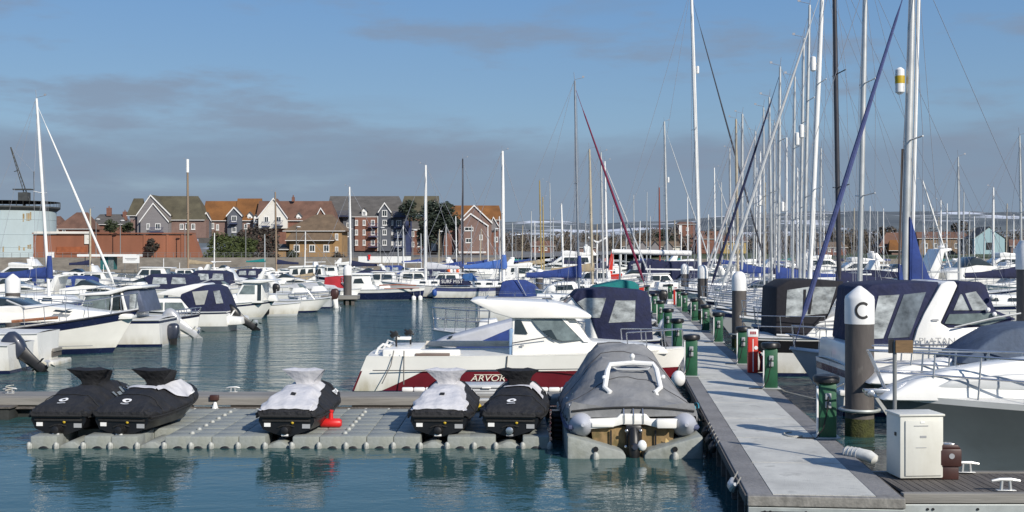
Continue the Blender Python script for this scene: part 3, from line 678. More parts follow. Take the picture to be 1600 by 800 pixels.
    def chimney(s, px, yt_, yb, w_=4, y0=3):
        MB().box((s.x(px), y0, (s.z(yt_)+s.z(yb))/2), (w_*s.Y/F, .9, s.z(yt_)-s.z(yb))).cyl((s.x(px),y0,s.z(yt_)),(s.x(px),y0,s.z(yt_)+.5),.16).build('chimney', brick, s.o, smooth=False)
    def dormer(s, px, yp, yb, w_=8, y0=0):
        s.gable(px-w_/2, px+w_/2, yp+w_*.55, px, yp, yb, wpaint, slate, y0, 3, False, 'dormer'); s.win(px, (yp+w_*.5+yb)/2, w_*.62, (yb-yp)*.5, y0)

b = Bld('grey clad gabled house with an olive slate roof above the brick wall', 'house', 'gabled_house', 258, 312)
b.wall(204, 322, 343, 372, brickp); b.roof(226, 318, 343, 305, slateo, hr=18, dp=9)
b.gable(217, 268, 336, 238, 306, 372, clgrey, slateo, -1.3, 7); b.gable(224, 267, 346, 244, 319, 372, clgrey, slateo, -2.4, 4)
b.wall(200.5, 216.5, 335, 372, clgrey, 1, 5, 'side_wing'); b.roof(199, 217, 336, 309, slateo, 1, 5, 6, 2, 'side_roof')
for p in (284, 292.5, 302): b.win(p, 354, 6, 9)
for p in (236, 251): b.win(p, 354, 5 if p < 240 else 8, 9, -2.4)
b.balcony(240, 260, 356, 363, -2.4)
b = Bld('terraced house with orange lichened roof and slate blue front gable', 'house', 'terraced_house', 352, 316)
b.wall(318, 402, 344, 378, brickp, 0, 8); b.roof(318, 368, 344, 313, lich, hl=0); b.roof(368.5, 402, 344, 309, lich, 0, 8)
b.wall(315, 318.5, 340, 378, clslate, -.6, 4, 'corner_bay')
b.gable(317, 331, 344, 324, 333, 372, clslate, slate, -1.0, 4); b.gable(357, 379, 337, 367.5, 325, 374, clslate, slate, -1.3, 6)
for p, q in ((324, 354), (332.5, 353), (340, 355)): b.win(p, q, 4.4, 9, -1.0 if p < 330 else 0)
b.win(367.5, 342, 8, 9, -1.3); b.win(367.5, 359, 7, 8, -1.3); b.balcony(362, 373, 345, 350, -1.3); b.dormer(390.5, 332, 347); b.win(384, 354, 5, 7); b.win(398, 354, 5, 7)
b.wall(316, 366, 372, 380, slate, -4, 4, 'porch_roof')
b = Bld('house with a tall white rendered gable and two little balconies', 'house', 'gabled_house', 440, 314)
b.wall(402.5, 522, 344, 398, brick, 0, 8); b.roof(402.5, 522, 344, 313, tiler, hr=10)
b.gable(405.5, 450, 340, 429, 311, 357, clwhite, tiler, -1.3, 6)
b.win(418, 343, 7, 9, -1.3); b.win(437, 343, 8, 9, -1.3); b.balcony(412, 424, 347, 354, -1.3); b.balcony(431, 444, 345, 353, -1.3); b.dormer(467, 333, 347); b.dormer(399.5, 336, 349, 6)
b.gable(494, 512, 341, 502, 326, 350, tiler, tiler, -.8, 5)
b.chimney(455, 307, 314)
b = Bld('tan brick house under a big hipped brown tile roof', 'house', 'hipped_house', 490, 285)
b.wall(447, 534, 360, 406, bricktan, 0, 10); b.roof(445, 537, 360, 334, tilet, 0, 10, 46, 26); b.roof(452, 522, 375, 364, tilet, -2.5, 2.5, 8, 8, 'lean_to_roof')
b.wall(455, 520, 375, 406, bricktan, -2, 2, 'front_bay')
for p in (466, 490, 512): b.win(p, 388, 9, 11, -2.0)
for p in (526, ): b.win(p, 370, 5, 10); b.win(p, 390, 5, 9)
b.wall(432, 448, 388, 406, bricktan, -1, 5, 'annexe'); b.roof(430, 452, 389, 381, slate, -1, 5, 6, 3, 'annexe_roof')
b = Bld('dark roofed apartment block with red brick bays and navy balconies', 'apartment block', 'apartment_block', 575, 322)
b.wall(536, 633, 337, 404, clslate, 0, 10); b.roof(511, 632, 338, 305, slate, 0, 10, 3, 14)
b.wall(512, 535.5, 338, 400, clslate, .8, 8, 'set_back_wall')
b.wall(555, 589, 339, 392, brick, -.5, 3, 'brick_bay'); b.wall(590.2, 592, 338, 392, wpaint, -.6, .5, 'downpipe')
b.gable(592.5, 611, 331, 601.5, 318, 392, clslate, slate, -.9, 5); b.dormer(569.5, 325, 337.5, 8, -.3)
for q in (348, 363, 379):
    for p in (557.5, 569.5): b.win(p, q, 4.5, 8.5, -.5)
    b.win(583, q, 6, 8.5, -.5); b.win(601.5, q, 6.5, 8.5, -.9); b.balcony(577, 591, q+1.5, q+7, -.5); b.win(623, q+.5, 8, 9); b.balcony(617, 632, q+2, q+8, 0); b.win(613, q, 3, 8)
    b.win(527, q, 6, 8, .8)
b.win(601.5, 333.5, 8, 10, -.9); b.wall(633.2, 640, 345, 404, balcm, 1, 6, 'stair_tower'); b.win(544, 352, 5, 8); b.win(544, 366, 5, 8)
b.balcony(528, 548, 330, 338, -.2); b.balcony(615, 634, 331, 339, -.2)
b = Bld('row of brown roofed flats set behind the evergreen tree', 'apartment block', 'apartment_block', 655, 345)
b.wall(618, 700, 340, 400, brick, 0, 9); b.roof(626, 682, 333, 305, slateo, 0, 9, 6, 0)
b.gable(676, 684, 326, 680, 311, 340, clwhite, slate, -1, 5, False)
b.wall(642, 690, 358, 402, brick, -6, 4, 'front_wing'); b.roof(640, 692, 358, 346, slate, -6, 4, 4, 4, 'front_roof'); b.wall(676, 684, 365, 392, clwhite, -6.6, .5, 'white_bay')
for q in (366, 382):
    for p in (648, 657, 667): b.win(p, q, 4, 8, -6)
    b.balcony(660, 674, q+2, q+8, -6)
b = Bld('pinkish brick house with twin gables under an orange lichen roof', 'house', 'gabled_house', 742, 330)
b.wall(694, 781, 343, 402, brick, 0, 9); b.roof(690, 783, 343, 320, lich, 0, 9, 4, 6)
b.gable(716, 768, 348, 741, 322, 402, brickp, lich, -1.4, 7); b.gable(717, 762, 353, 736, 335, 402, brickp, lich, -2.6, 4); b.wall(690, 716, 345, 402, slate, 2, 5, 'dark_wing')
b.win(752, 371, 5, 8, -2.6); b.win(733, 358, 14, 6, -2.6); b.win(733, 376, 10, 7, -2.6); b.win(775, 356, 6, 8); b.win(775, 374, 6, 8); b.gable(766, 778, 352, 771, 340, 360, clgrey, slate, -.8, 4)
b.wall(718, 760, 393, 395.5, wpaint, -5.5, 2, 'porch_canopy')
b = Bld('old dark red roofed house behind the far end of brick wall', 'house', 'red_roofed_house', 112, 330)
b.wall(92, 140, 357, 372, brick, 0, 8); b.roof(88, 141, 357, 331, tiler, 0, 8, 26, 14); b.win(100, 361, 5, 5)
b = Bld('small russet cottage tucked beside the pale storage tank', 'house', 'cottage', 76, 335)
b.wall(57, 90, 352, 372, clwhite, 0, 8); b.roof(50, 92, 354, 337, tiler, 0, 8, 4, 8); b.chimney(64, 333, 340); b.win(66, 360, 4, 5); b.win(76, 360, 4, 5); b.win(84, 360, 4, 5)
b = Bld('low grey slate roof with a brick chimney at its middle', 'house', 'slate_roofed_house', 166, 340)
b.wall(146, 190, 350, 368, brick, 0, 8); b.roof(143, 192, 350, 334, slate, 0, 8, 8, 8); b.chimney(165, 324, 337, 7); b.chimney(190, 330, 344, 6)
# far shore on the right
b = Bld('pale blue gabled boathouse with a dark doorway', 'boathouse', 'boathouse', 1546, 430)
b.gable(1523, 1570, 372, 1546, 355, 397, clblue, slate, 0, 10, False); b.wall(1541, 1551, 379, 390, black, -.2, .18, 'door'); b.wall(1512, 1522, 374, 397, dkst, 2, 8, 'lean_to')
b = Bld('brown waterside house with a bright orange lower roof', 'house', 'waterside_house', 1392, 440)
b.wall(1376, 1412, 384, 398, brick, 0, 8); b.roof(1374, 1416, 385, 363, tiler, 0, 8, 18, 0); b.roof(1386, 1416, 391, 375, lich, -3, 3, 4, 0, 'porch_roof'); b.wall(1390, 1412, 391, 398, brickp, -2.5, 2, 'porch_wall')
b = Bld('square red brick block standing above the far tree belt', 'house', 'brick_block', 1075, 560)
b.wall(1060, 1086, 350, 386, brick, 0, 8); b.roof(1059, 1087, 350, 346, tiler, 0, 8, 6, 6); b.wall(1061, 1064, 352, 366, wpaint, -.3, .28, 'window_strip'); b.win(1074, 358, 4, 5); b.win(1074, 369, 4, 5)
b = Bld('row of low white waterfront terraces with dark gables', 'terrace', 'waterfront_terrace', 1010, 455)
b.wall(974, 1062, 384, 400, clwhite, 0, 7); b.roof(973, 1063, 385, 377, tilet, 0, 7, 3, 3)
for p in (986, 1004, 1024, 1044): b.gable(p-7, p+7, 386, p, 378, 398, clgrey, slate, -1, 4, False); b.win(p+10, 391, 4, 5)
b = Bld('yellow ochre cottage half hidden by the mast forest', 'cottage', 'cottage', 1148, 470)
b.wall(1130, 1166, 377, 396, M('render_ochre', (.42,.30,.09), .8, var=.15), 0, 7); b.roof(1128, 1168, 377, 368, tiler, 0, 7, 4, 4); b.win(1140, 386, 4, 6); b.win(1155, 386, 4, 6)
b = Bld('long dark brown roofed shed left of the ochre cottage', 'shed', 'boat_shed', 1110, 520)
b.wall(1088, 1130, 372, 396, brick, 0, 7); b.roof(1086, 1132, 373, 361, tiler, 0, 7, 8, 8)
b = Bld('long brown scaffolded boat store beside the bare masts', 'shed', 'boat_shed', 1468, 450)
b.wall(1436, 1512, 372, 398, M('timber_store', (.21,.15,.10), .9, var=.3, scale=1), 0, 7); b.roof(1434, 1514, 372, 362, tiler, 0, 7, 4, 4)
for p in (1447, 1462, 1478, 1494): b.win(p, 384, 5, 8)
b = Bld('small brown roofed house at the right hand edge', 'house', 'cottage', 1594, 450)
b.wall(1580, 1625, 384, 398, brickp, 0, 7); b.roof(1578, 1628, 384, 374, tiler, 0, 7, 6, 6); b.win(1590, 390, 4, 5)
for q, (p, w_, yt_, lab) in enumerate([(848, 34, 376, 'red brown roof showing between yellow masts'), (918, 26, 378, 'small brown house behind the flying white wind turbine'), (1300, 44, 378, 'brown roofed shed right of the dark mast')]):
    b = Bld(lab, 'house', 'waterfront_house', p, 440+q*6)
    b.wall(p-w_/2, p+w_/2, yt_+8, 399, brickp if q % 2 else brick, 0, 6); b.roof(p-w_/2-1, p+w_/2+1, yt_+8, yt_, [tiler, slate, tilet][q % 3], 0, 6, 5, 5); b.win(p-4, yt_+13, 4, 5); b.win(p+5, yt_+13, 4, 5)

# harbour wall in brick, the storage tank and a crane behind it
t = thing('brick_wall', 'long high orange brick retaining wall below the houses', 'wall', (gx(190,262), 262, 0))
x0, x1, x2 = gx(52,262)-gx(190,262), gx(301,262)-gx(190,262), gx(319,262)-gx(190,262)
MB().prism([(x0, 1), (x2, 1), (x1, gz(366,262)), (x0, gz(366,262))], 1.2, 1.2).build('brick_face', brickw, t, smooth=False)
MB().box(((x0+x1)/2, 1.0, gz(365,262)+.08), (x1-x0+.2, 3.0, .22)).build('coping', brickw, t, smooth=False)
MB().box((gx(98,262)-gx(190,262), -.12, gz(364.5,262)+.15), (gx(142,262)-gx(55,262), .9, .5)).build('pale_parapet', clwhite, t, smooth=False)
MB().box((gx(136,262)-gx(190,262), -.14, gz(372,262)), (1.0, .26, 2.6)).build('white_post', clwhite, t, smooth=False)
MB().box((gx(112,262)-gx(190,262), -.12, gz(391,262)), (6.6, .2, 1.5)).build('rust_panel', M('rust_red_panel', (.30,.09,.035), .8, var=.3, scale=.8), t, smooth=False)
for p in (226, 262, 285): MB().box((gx(p,262)-gx(190,262), -.1, gz(390,262)), (.5, .2, 6.6)).build('buttress', brickw, t, smooth=False)
MB().box((gx(80,262)-gx(190,262), -.3, gz(399,262)), (1.6,.1,1.5)).build('white_sign', fluor, t, smooth=False)
t = thing('storage_tank', 'pale blue cylindrical storage tank streaked with rust', 'storage tank', (gx(-14,270), 270+10, 0))
rT = (57+14)*270/F; zt = gz(326, 270)
shell = MB().rev([(rT, 2.0), (rT, zt)], n=64).build('shell', tankm, t)
for q in (342, 366, 386): MB().rev([(rT+.03, gz(q,270)-.06), (rT+.07, gz(q,270)), (rT+.03, gz(q,270)+.06)], n=64).build('seam_ring', tankm, t)
MB().rev([(rT-.2, zt-.5), (rT+.9, zt+.4), (rT+.9, zt+.75), (rT-.2, zt+.75)], n=64).build('rim_walkway', dkst, t)
mb = MB()
for k in range(48):
    a = 2*math.pi*k/48; p = (rT+.85)*math.cos(a), (rT+.85)*math.sin(a); mb.cyl((*p, zt+.7), (*p, zt+1.9), .04, n=4)
mb.rev([(rT+.82, zt+1.85), (rT+.88, zt+1.95), (rT+.82, zt+1.95)], n=48).build('rim_handrail', dkst, t)
mb = MB(); rs = random.Random(5)
for k in range(15):
    a = -math.pi/2+rs.uniform(-.1,1.35); z1 = gz(rs.choice([382,384,334]), 270); mb.box(((rT+.015)*math.cos(a), (rT+.015)*math.sin(a), z1-.7*rs.random()-.4), (.03, .3*rs.uniform(.5,1.6), 1.6*rs.uniform(.5,1.2)), rz=a)
mb.build('rust_streak', rust, shell, smooth=False)
t = thing('harbour_crane', 'thin dark lattice crane jib leaning behind the storage tank', 'crane', (gx(44,300), 300, 0))
def lx(p): return gx(p,300)-gx(44,300)
mb = MB(); a, b2 = Vector((lx(46), 0, gz(318,300))), Vector((lx(17), 0, gz(230,300)))
for dx, dy in ((-.28,-.28),(.28,-.28),(0,.3)): mb.tube([a+Vector((dx*1.6,dy*1.6,0)), b2+Vector((dx*.3,dy*.3,0))], .11, 4)
for k in range(14):
    p, q = a.lerp(b2, k/14), a.lerp(b2, (k+1)/14); s_ = 1.5-k*.08
    mb.tube([p+Vector((-.3*s_,-.3*s_,0)), q+Vector((.28*s_,-.3*s_,0))], .06, 4)
mb.build('jib', dkst, t)
MB().tube([(lx(38),0,2), (lx(38),0,gz(300,300))], .35, 6).tube([(lx(53),0,2),(lx(53),0,gz(268,300))], .12, 5).tube([(lx(22),0,gz(268,300)),(lx(30),0,gz(266,300))], .1, 4).box((lx(36),0,gz(296,300)), (4.5,2,.3)).box((lx(38),0,gz(310,300)), (2.4,2,3)).build('mast_and_cab', dkst, t)
MB().tube([b2, (lx(53),0,gz(270,300))], .03, 4).build('stay_cable', wire, t)
lampm = M('lamp_post_grey', (.22,.23,.23), .6, .3, var=.1)
LP = [(150,343,'slim street lamp at the lower end of the brick wall'), (188,345,'street lamp against the dark hedge behind the wall'), (289,350,'street lamp standing before the brick house with three windows'), (384,350,'street lamp beside the brown scrub bank'), (463,355,'street lamp in front of the tan hipped house'), (594,356,'street lamp before the apartment gable'), (645,360,'street lamp right of the navy balconies'), (685,362,'street lamp under the evergreen tree'), (772,358,'street lamp by the twin gabled house'), (806,367,'street lamp on the far right end of the quay')]
for px, yt_, lab in LP:
    Y = 258.0; t = thing('street_lamp', lab, 'street lamp', (gx(px,Y), Y, 2.9), 0, 'street lamps along the quay')
    z = gz(yt_, Y)-2.9
    MB().tube([(0,0,0),(0,0,z)], [.11,.07], 6).tube([(0,0,z-.1),(.5,-.3,z+.05)], .05, 5).build('post', lampm, t)
    MB().ell((.55,-.35,z+.05), .5, .28, .14).build('lamp_head', white, t)
t = thing('fuel_shelter', 'flat roofed quayside shelter with a teal pillar and white fascia', 'shelter', (gx(172,240), 240, 0))
def lx(p): return gx(p,240)-gx(172,240)
MB().box((lx(172), 0, gz(399,240)), (gx(218,240)-gx(126,240), 4, .5)).build('roof', white, t, smooth=False)
MB().box((lx(170), 0, (gz(400,240)+.2)/2), (lx(181)-lx(160), 2, gz(400,240)-.2)).build('pillar', M('teal_panel', (.02,.13,.14), .5, var=.2), t, smooth=False)
MB().box((lx(176), -1.05, gz(415,240)), (1.1, .08, 3.6)).build('glass_panel', glassl, t, smooth=False)
for p in (133, 215): MB().cyl((lx(p),0,.1), (lx(p),0,gz(401,240)), .08).build('post', lampm, t)
MB().box((lx(172), 0, .35), (lx(222)-lx(122), 5, .5)).build('float_base', stone, t, smooth=False)
t = thing('white_sign_board', 'white notice board on two posts beside the shelter', 'sign', (gx(205,236), 236, 0))
MB().box((0,0,gz(405,236)), (3.3,.12,1.55)).build('board', fluor, t, smooth=False)
MB().box((0,-.07,gz(404,236)), (2.4,.02,.16)).box((0,-.07,gz(406,236)), (1.8,.02,.12)).build('lettering', stick, t, smooth=False)
for s_ in (-1.3, 1.3): MB().cyl((s_,.1,.1),(s_,.1,gz(400,236)),.06).build('post', lampm, t)
for p0, p1, lab in ((560, 596, 'white hoarding panel left of the red notice'), (597.5, 642, 'white hoarding panel right of the red notice')):
    t = thing('hoarding_panel', lab, 'hoarding', (gx((p0+p1)/2,250), 250, 0), 0, 'white hoarding panels on the quay')
    MB().box((0,0,gz(405.5,250)), (gx(p1,250)-gx(p0,250), .12, 1.35)).build('panel', white, t, smooth=False)
    for s_ in (-2,2): MB().cyl((s_,.2,.3),(s_,.2,gz(401,250)),.06).build('post', lampm, t)
t = MB().box((gx(577,249.6), 249.6, gz(402,249.6)), (.4,.1,1.0)).box((gx(577,249.6), 249.6, gz(399,249.6)), (.6,.12,.3)).build('red_notice', redp, None, smooth=False); tag(t, 'small red notice fixed between the white hoarding panels', 'notice')
# big quay-side clutter: low dark rail and wall along the promenade
t = thing('quay_railing', 'long thin railing along the edge of the quay', 'railing', (0, 255.6, 3.0))
mb = MB()
for i in range(0, 60): mb.box((gx(5+i*13.3,255.6), 0, .5), (.07,.07,1.05))
for z in (.55, 1.02): mb.box((gx(398,255.6), .001, z), (gx(800,255.6)-gx(-4,255.6), .05, .05))
mb.build('rail', lampm, t, smooth=False)
# ================================================================ main walkway pontoon
PX, PY = 4.02, 15.2; TH = math.atan2(1, .0908); CT, ST = math.cos(TH), math.sin(TH)
def PW(x, y, z=0.0): return (PX+x*CT-y*ST, PY+x*ST+y*CT, z)        # pontoon frame: x along the walkway, y to its left
PL = 112.0
t = thing('walkway_pontoon', 'long pale grey main walkway pontoon with dark edge boards', 'pontoon', (PX, PY, 0), TH)
mb = MB()
for k in range(int(PL/2.4)): mb.box((.06+k*2.4+1.19, 0, .47), (2.365, 1.30, .06))
mb.build('deck_panel', deckgr, t, smooth=False)
for s_ in (-1, 1): MB().box((PL/2+.03, s_*.815, .455), (PL, .32, .085)).build('edge_board', edgem, t, smooth=False, bevel=.012)
mb = MB().box((PL/2+.2, 0, .36), (PL-.3, 1.9, .1)); mb.build('frame', darkt, t, smooth=False)
MB().box((-.02, 0, .435), (.12, 1.98, .13)).build('front_beam', weath, t, smooth=False, bevel=.012)
ch = MB().box((-.03, 0, .30), (.06, 1.96, .115)).build('front_channel', galv, t, smooth=False, bevel=.008)
for y in (-.75,-.68,-.3,.25,.7,.77): MB().cyl((-.062,y,.30),(-.075,y,.30),.018,n=6).build('bolt', black, ch)
for s_ in (-1, 1): MB().box((PL/2, s_*.992, .42), (PL, .03, .12)).build('side_fender_strip', darkt, t, smooth=False)
for k in range(28):
    x = 1.2+k*4.0
    MB().box((x, 0, .05), (2.6, 1.7, .52)).build('float_tank', darkfloat, t, bevel=.05)
for k in range(9):
    MB().box((.4+k*.9, .93, .05), (.12, .1, .62)).build('fender_post', darkt, t, smooth=False)

# timber side finger in the foreground, running to the right
FX0 = PW(.28, -1.02)[0]
t = thing('timber_finger', 'weathered planked finger pontoon running right from the walkway end', 'pontoon', (FX0, 15.45, 0))
FLn = 6.5
mb = MB()
for k in range(int(FLn/.115)): mb.box((.14+k*.115+.02, .75, .463), (.104, 1.36, .04))
mb.build('deck_plank', darkt, t, smooth=False)
MB().box((FLn/2+.02, -.02, .435), (FLn, .13, .13)).build('front_beam', weath, t, smooth=False, bevel=.012)
ch = MB().box((FLn/2+.02, -.06, .30), (FLn, .06, .12)).build('front_channel', galv, t, smooth=False, bevel=.008)
for x in (.33, .4, .98, 1.75, 1.82, 3.1): MB().cyl((x,-.092,.30),(x,-.105,.30),.018,n=6).build('bolt', black, ch)
MB().box((FLn/2+.02, 1.49, .45), (FLn, .1, .1)).build('rear_beam', weath, t, smooth=False)
MB().box((FLn/2+.3, .7, .12), (FLn-.3, 1.2, .42)).build('float_tank', darkfloat, t, bevel=.04)
MB().box((.4, .7, .36), (.7, 1.4, .1)).build('joist', darkt, t, smooth=False)

def cleat(label, loc, rz, group='mooring cleats', s=1.0, roped=None):
    t = thing('mooring_cleat', label, 'cleat', loc, rz, group)
    MB().tube([(-.15*s,0,.1*s),(-.06*s,0,.115*s),(.06*s,0,.115*s),(.15*s,0,.1*s)], [.014*s,.02*s,.02*s,.014*s], 7).build('horn_bar', alu, t)
    for x in (-.05, .05): MB().cyl((x*s,0,0),(x*s*.8,0,.11*s),.018*s,.016*s,7).build('leg', alu, t)
    MB().box((0,0,.006), (.2*s,.07*s,.012)).build('base_plate', alu, t, bevel=.004)
    if roped:
        pts = [(.1*math.cos(a)*(1 if k % 2 else .8), .07*math.sin(a*1.3), .03+.012*k) for k, a in enumerate([.9*q for q in range(14)])]
        r_ = MB().tube(pts, .013, 5).build('rope_coil', rope, None); r_.location = loc
        tag(r_, roped, 'rope', 'coiled mooring ropes')
    return t
cleat('silver cleat on the near edge of the timber finger', (gx(1572,15.55), 15.56, .502), 0, s=1.25)
cleat('silver cleat by the maroon box on the finger back edge', (gx(1512,16.8), 16.85, .502), 0, s=1.2)

# cream locker with its pole
t = thing('dock_locker', 'tall cream dock locker at the back of the timber finger', 'locker', (gx(1424,16.75), 16.62, .486), R(4))
MB().box((0,0,.45), (.62,.5,.86)).build('cabinet', boxc, t, bevel=.02)
MB().box((0,-.005,.895), (.65,.53,.03)).build('lid', boxc, t, bevel=.008)
MB().box((.02,-.262,.44), (.52,.02,.76)).build('door', boxc, t, bevel=.006)
MB().box((-.315,-.1,.62), (.02,.05,.05)).build('latch', black, t, bevel=.004)
MB().box((0,-.2745,.80), (.06,.005,.03)).build('badge', fluor, t, smooth=False)
MB().box((-.02,-.2745,.75), (.2,.005,.012)).build('label_strip', stick, t, smooth=False)
MB().box((.01,-.2745,.60), (.09,.005,.03)).build('label_strip', stick, t, smooth=False)
MB().box((-.02,-.2745,.45), (.15,.005,.008)).build('label_strip', stick, t, smooth=False)
t = thing('sign_pole', 'thin grey pole with a brown wooden board rising behind the cream locker', 'sign', (gx(1398,17.1), 17.1, .4))
MB().cyl((0,0,0),(0,0,gz(533,17.1)-.4), .03, n=8).build('pole', lampm, t)
MB().box((gx(1411,17.1)-gx(1398,17.1), -.045, gz(541,17.1)-.4), (.25,.03,.18)).build('board', M('brown_board', (.17,.105,.05), .8, var=.3, scale=8, streak=(1,1,6)), t, smooth=False)
MB().box((gx(1396,17.1)-gx(1398,17.1)-.03, .01, gz(541,17.1)-.4), (.07,.05,.2)).build('bracket', black, t, smooth=False)
t = thing('maroon_meter_box', 'dark maroon metal box standing beside the cream locker', 'meter box', (gx(1480,16.5), 16.5, .486), R(-3))
MB().box((0,0,.09), (.25,.22,.18)).build('plinth', rusty, t, bevel=.01)
MB().box((0,0,.305), (.32,.28,.25)).build('body', rusty, t, bevel=.025)
MB().prism([(-.15,.43),(.15,.43),(.11,.48),(-.11,.48)], .12).build('hood', rusty, t, bevel=.01)
MB().box((.0,-.02,.487), (.14,.16,.018)).build('top_handle', steel, t, bevel=.006)
MB().rev([(.0,-.003),(.038,-.003),(.038,.003),(.0,.003)]).build('dial', stick, t).matrix_local = Matrix.Translation((.02,-.143,.33)) @ Matrix.Rotation(R(90),4,'X')
MB().rev([(.02,-.04),(.1,-.04),(.1,.04),(.02,.04)], n=14).build('hose_drum', rubber, t).matrix_local = Matrix.Translation((-.19,.02,.13)) @ Matrix.Rotation(R(90),4,'Y')
# white fender lying on the walkway edge
t = thing('white_fender', 'white fender roll lying over the edge of walkway before the big pile', 'fender', PW(3.1,-1.02,.53), R(-52))
MB().tube([(-.25,0,0),(-.22,0,.0),(0,0,.01),(.2,0,-.0),(.3,0,-.04),(.33,0,-.06)], [.05,.09,.095,.095,.08,.02], 12).build('body', M('fender_ribbed', (.66,.66,.62), .6, var=.2, scale=12), t)
for k in range(4): MB().tube([(-.19+.07*k,.098*math.cos(a),.098*math.sin(a)+.005) for a in [2*math.pi*j/12 for j in range(13)]], .008, 4).build('rib', stick, t)

# ---------------------------------------------------------------- piles with white caps
def pile(label, px, Y, ztop, d=.56, letter=None, group='steel mooring piles with white caps', cap='cone', X=None):
    t = thing('mooring_pile', label, 'pile', (gx(px, Y) if X is None else X, Y, 0), 0, group)
    r = d/2
    MB().rev([(r,-1.5),(r,ztop-.75)], n=28).build('shaft', pilem, t)
    MB().rev([(r*1.012,-.5),(r*1.02,.0),(r*1.012,.35)], n=28).build('weed_band', algae, t)
    cp = MB().rev([(r*1.03,ztop-.75),(r*1.04,ztop-.72),(r*1.04,ztop-.27),(r*.98,ztop-.2),(r*.5,ztop-.08),(r*.12,ztop),(.01,ztop+.005)] if cap == 'cone' else [(r*1.03,ztop-.75),(r*1.04,ztop-.72),(r*1.04,ztop-.35),(r*.95,ztop-.2),(r*.7,ztop-.07),(r*.3,ztop),(.01,ztop+.005)], n=28).build('cap', white, t)
    if letter:
        ang = math.atan2(-Y, -gx(px, Y))+R(13)
        lb = MB(); rl = r*1.04+.004; vs = []
        for k in range(21):
            q = R(48+264*k/20)
            for rad in (.172, .118):
                x_, z_ = rad*math.cos(q)*.92, rad*math.sin(q); a_ = ang+x_/rl
                vs.append((rl*math.cos(a_), rl*math.sin(a_), ztop-.475+z_))
        lb.add(vs, [(2*k, 2*k+2, 2*k+3, 2*k+1) for k in range(20)]).build('letter', M('sign_black', (.03,.03,.03), .6), cp, smooth=False)
    MB().tube([(r*1.35*math.cos(a), r*1.35*math.sin(a), .52) for a in [2*math.pi*j/20 for j in range(21)]], .035, 6).build('guide_hoop', galv, t)
    return t
pile('nearest dark pile with white cap marked with letter C', 1343, 23.6, gz(447,23.6), letter='C')
pile('plain capped pile beside the second sailing berth, next along from the lettered pile', 1155, 46, gz(424,46), cap='dome')
pile('third capped pile along the walkway, by the far green pedestals', 1098, 66, gz(414,66), cap='dome')
pile('farthest capped pile at the far end of walkway', 1070, 86, gz(412,86), cap='dome')
pile('capped pile rising behind the white motorboat with the navy stripe', 20, 47, gz(428,47), cap='cone')
pile('capped pile on a timber staging beside the navy hulled fishing boat', 543, 86, gz(414,86), .6, cap='dome')
pile('white capped pile at the quay in front of brick wall', 313, 150, gz(417,150), .7, cap='dome', group='steel mooring piles with white caps')
pile('capped pile standing right of the blue covered dayboat', 843, 92, gz(420,92), .6, cap='dome')
# big white cylinder at the right edge
t = thing('mooring_pile', 'white topped pile cut by the right edge of the view', 'pile', (gx(1606,31), 31, 0), 0, 'steel mooring piles with white caps')
MB().rev([(.28,-1),(.28,gz(418,31)-.05)], n=24).build('shaft', pilem, t)
MB().rev([(.30,gz(418,31)-.05),(.305,gz(418,31)),(.30,gz(380,31)-.1),(.2,gz(376,31)),(.01,gz(375,31))], n=24).build('cap', white, t)

# ---------------------------------------------------------------- service pedestals
def pedestal(label, x, y, first=None):
    if first: return dup(first, PW(x, y, .5), TH+R(rnd.uniform(-5,5)), label)
    t = thing('power_pedestal', label, 'power pedestal', PW(x, y, .5), TH, 'green power pedestals along the walkway')
    MB().box((0,0,.47), (.30,.30,.94)).build('post', greenp, t, bevel=.04)
    MB().loft([[(r*math.cos(2*math.pi*j/18), r*math.sin(2*math.pi*j/18), z) for j in range(18)] for r, z in ((.18,.92),(.22,.95),(.225,1.02),(.2,1.06),(.05,1.08))]).build('cap', black, t)
    for z in (.72, .58): MB().box((-.175,.0,z), (.06,.1,.11)).build('socket', stick, t, bevel=.012)
    MB().box((-.12,.17,.46), (.07,.03,.86)).build('white_strip', white, t, bevel=.006)
    MB().tube([(-.21,0,.72),(-.26,.03,.5),(-.24,.09,.2),(-.2,.2,.02),(-.1,.5,.01)], .012, 5).build('cable', rubber, t)
    MB().box((0,0,.015), (.42,.42,.03)).build('base_plate', galv, t, bevel=.006)
    return t
def xy_of(px, py):
    Y = depth(py, .5); X = gx(px, Y); dx, dy = X-PX, Y-PY
    return dx*CT+dy*ST, -dx*ST+dy*CT
RP = [(1290,684,'nearest green pedestal, beside the lettered pile'), (1212,607,'green pedestal with a coiled yellow hose, right of red fire point'), (1162,569,'green pedestal just left of the red fire point'), (1132,535,'round shouldered green pedestal short of the second pile'),
      (1113,517,'dim green pedestal with silver fittings on its cap'), (1097,502,'green pedestal at the foot of third pile'), (1082,488,'green pedestal just behind the third pile'), (1071,480,'green pedestal before the small far red post'), (1060,468,'green pedestal beyond the small far red post'), (1048,458,'farthest green pedestal on the right hand row')]
LPd = [(1090,588,'nearest green pedestal on the left row, by the fishing boat bow'), (1072,550,'second green pedestal on the left row, behind the bow'), (1057,526,'third green pedestal on the left row'), (1046,507,'fourth green pedestal on the left row, by the small outboards'), (1037,490,'fifth green pedestal on the left row with a pale blue cap'), (1026,470,'sixth green pedestal on the left row, past the navy canopy'), (1014,455,'farthest green pedestal on the left row')]
p0 = None
for px, py, lab in RP:
    x, y = xy_of(px, py); q = pedestal(lab, x, -.86, p0); p0 = p0 or q
for k, (px, py, lab) in enumerate(LPd):
    x, y = xy_of(px, py); pedestal(lab, x, .80, p0)
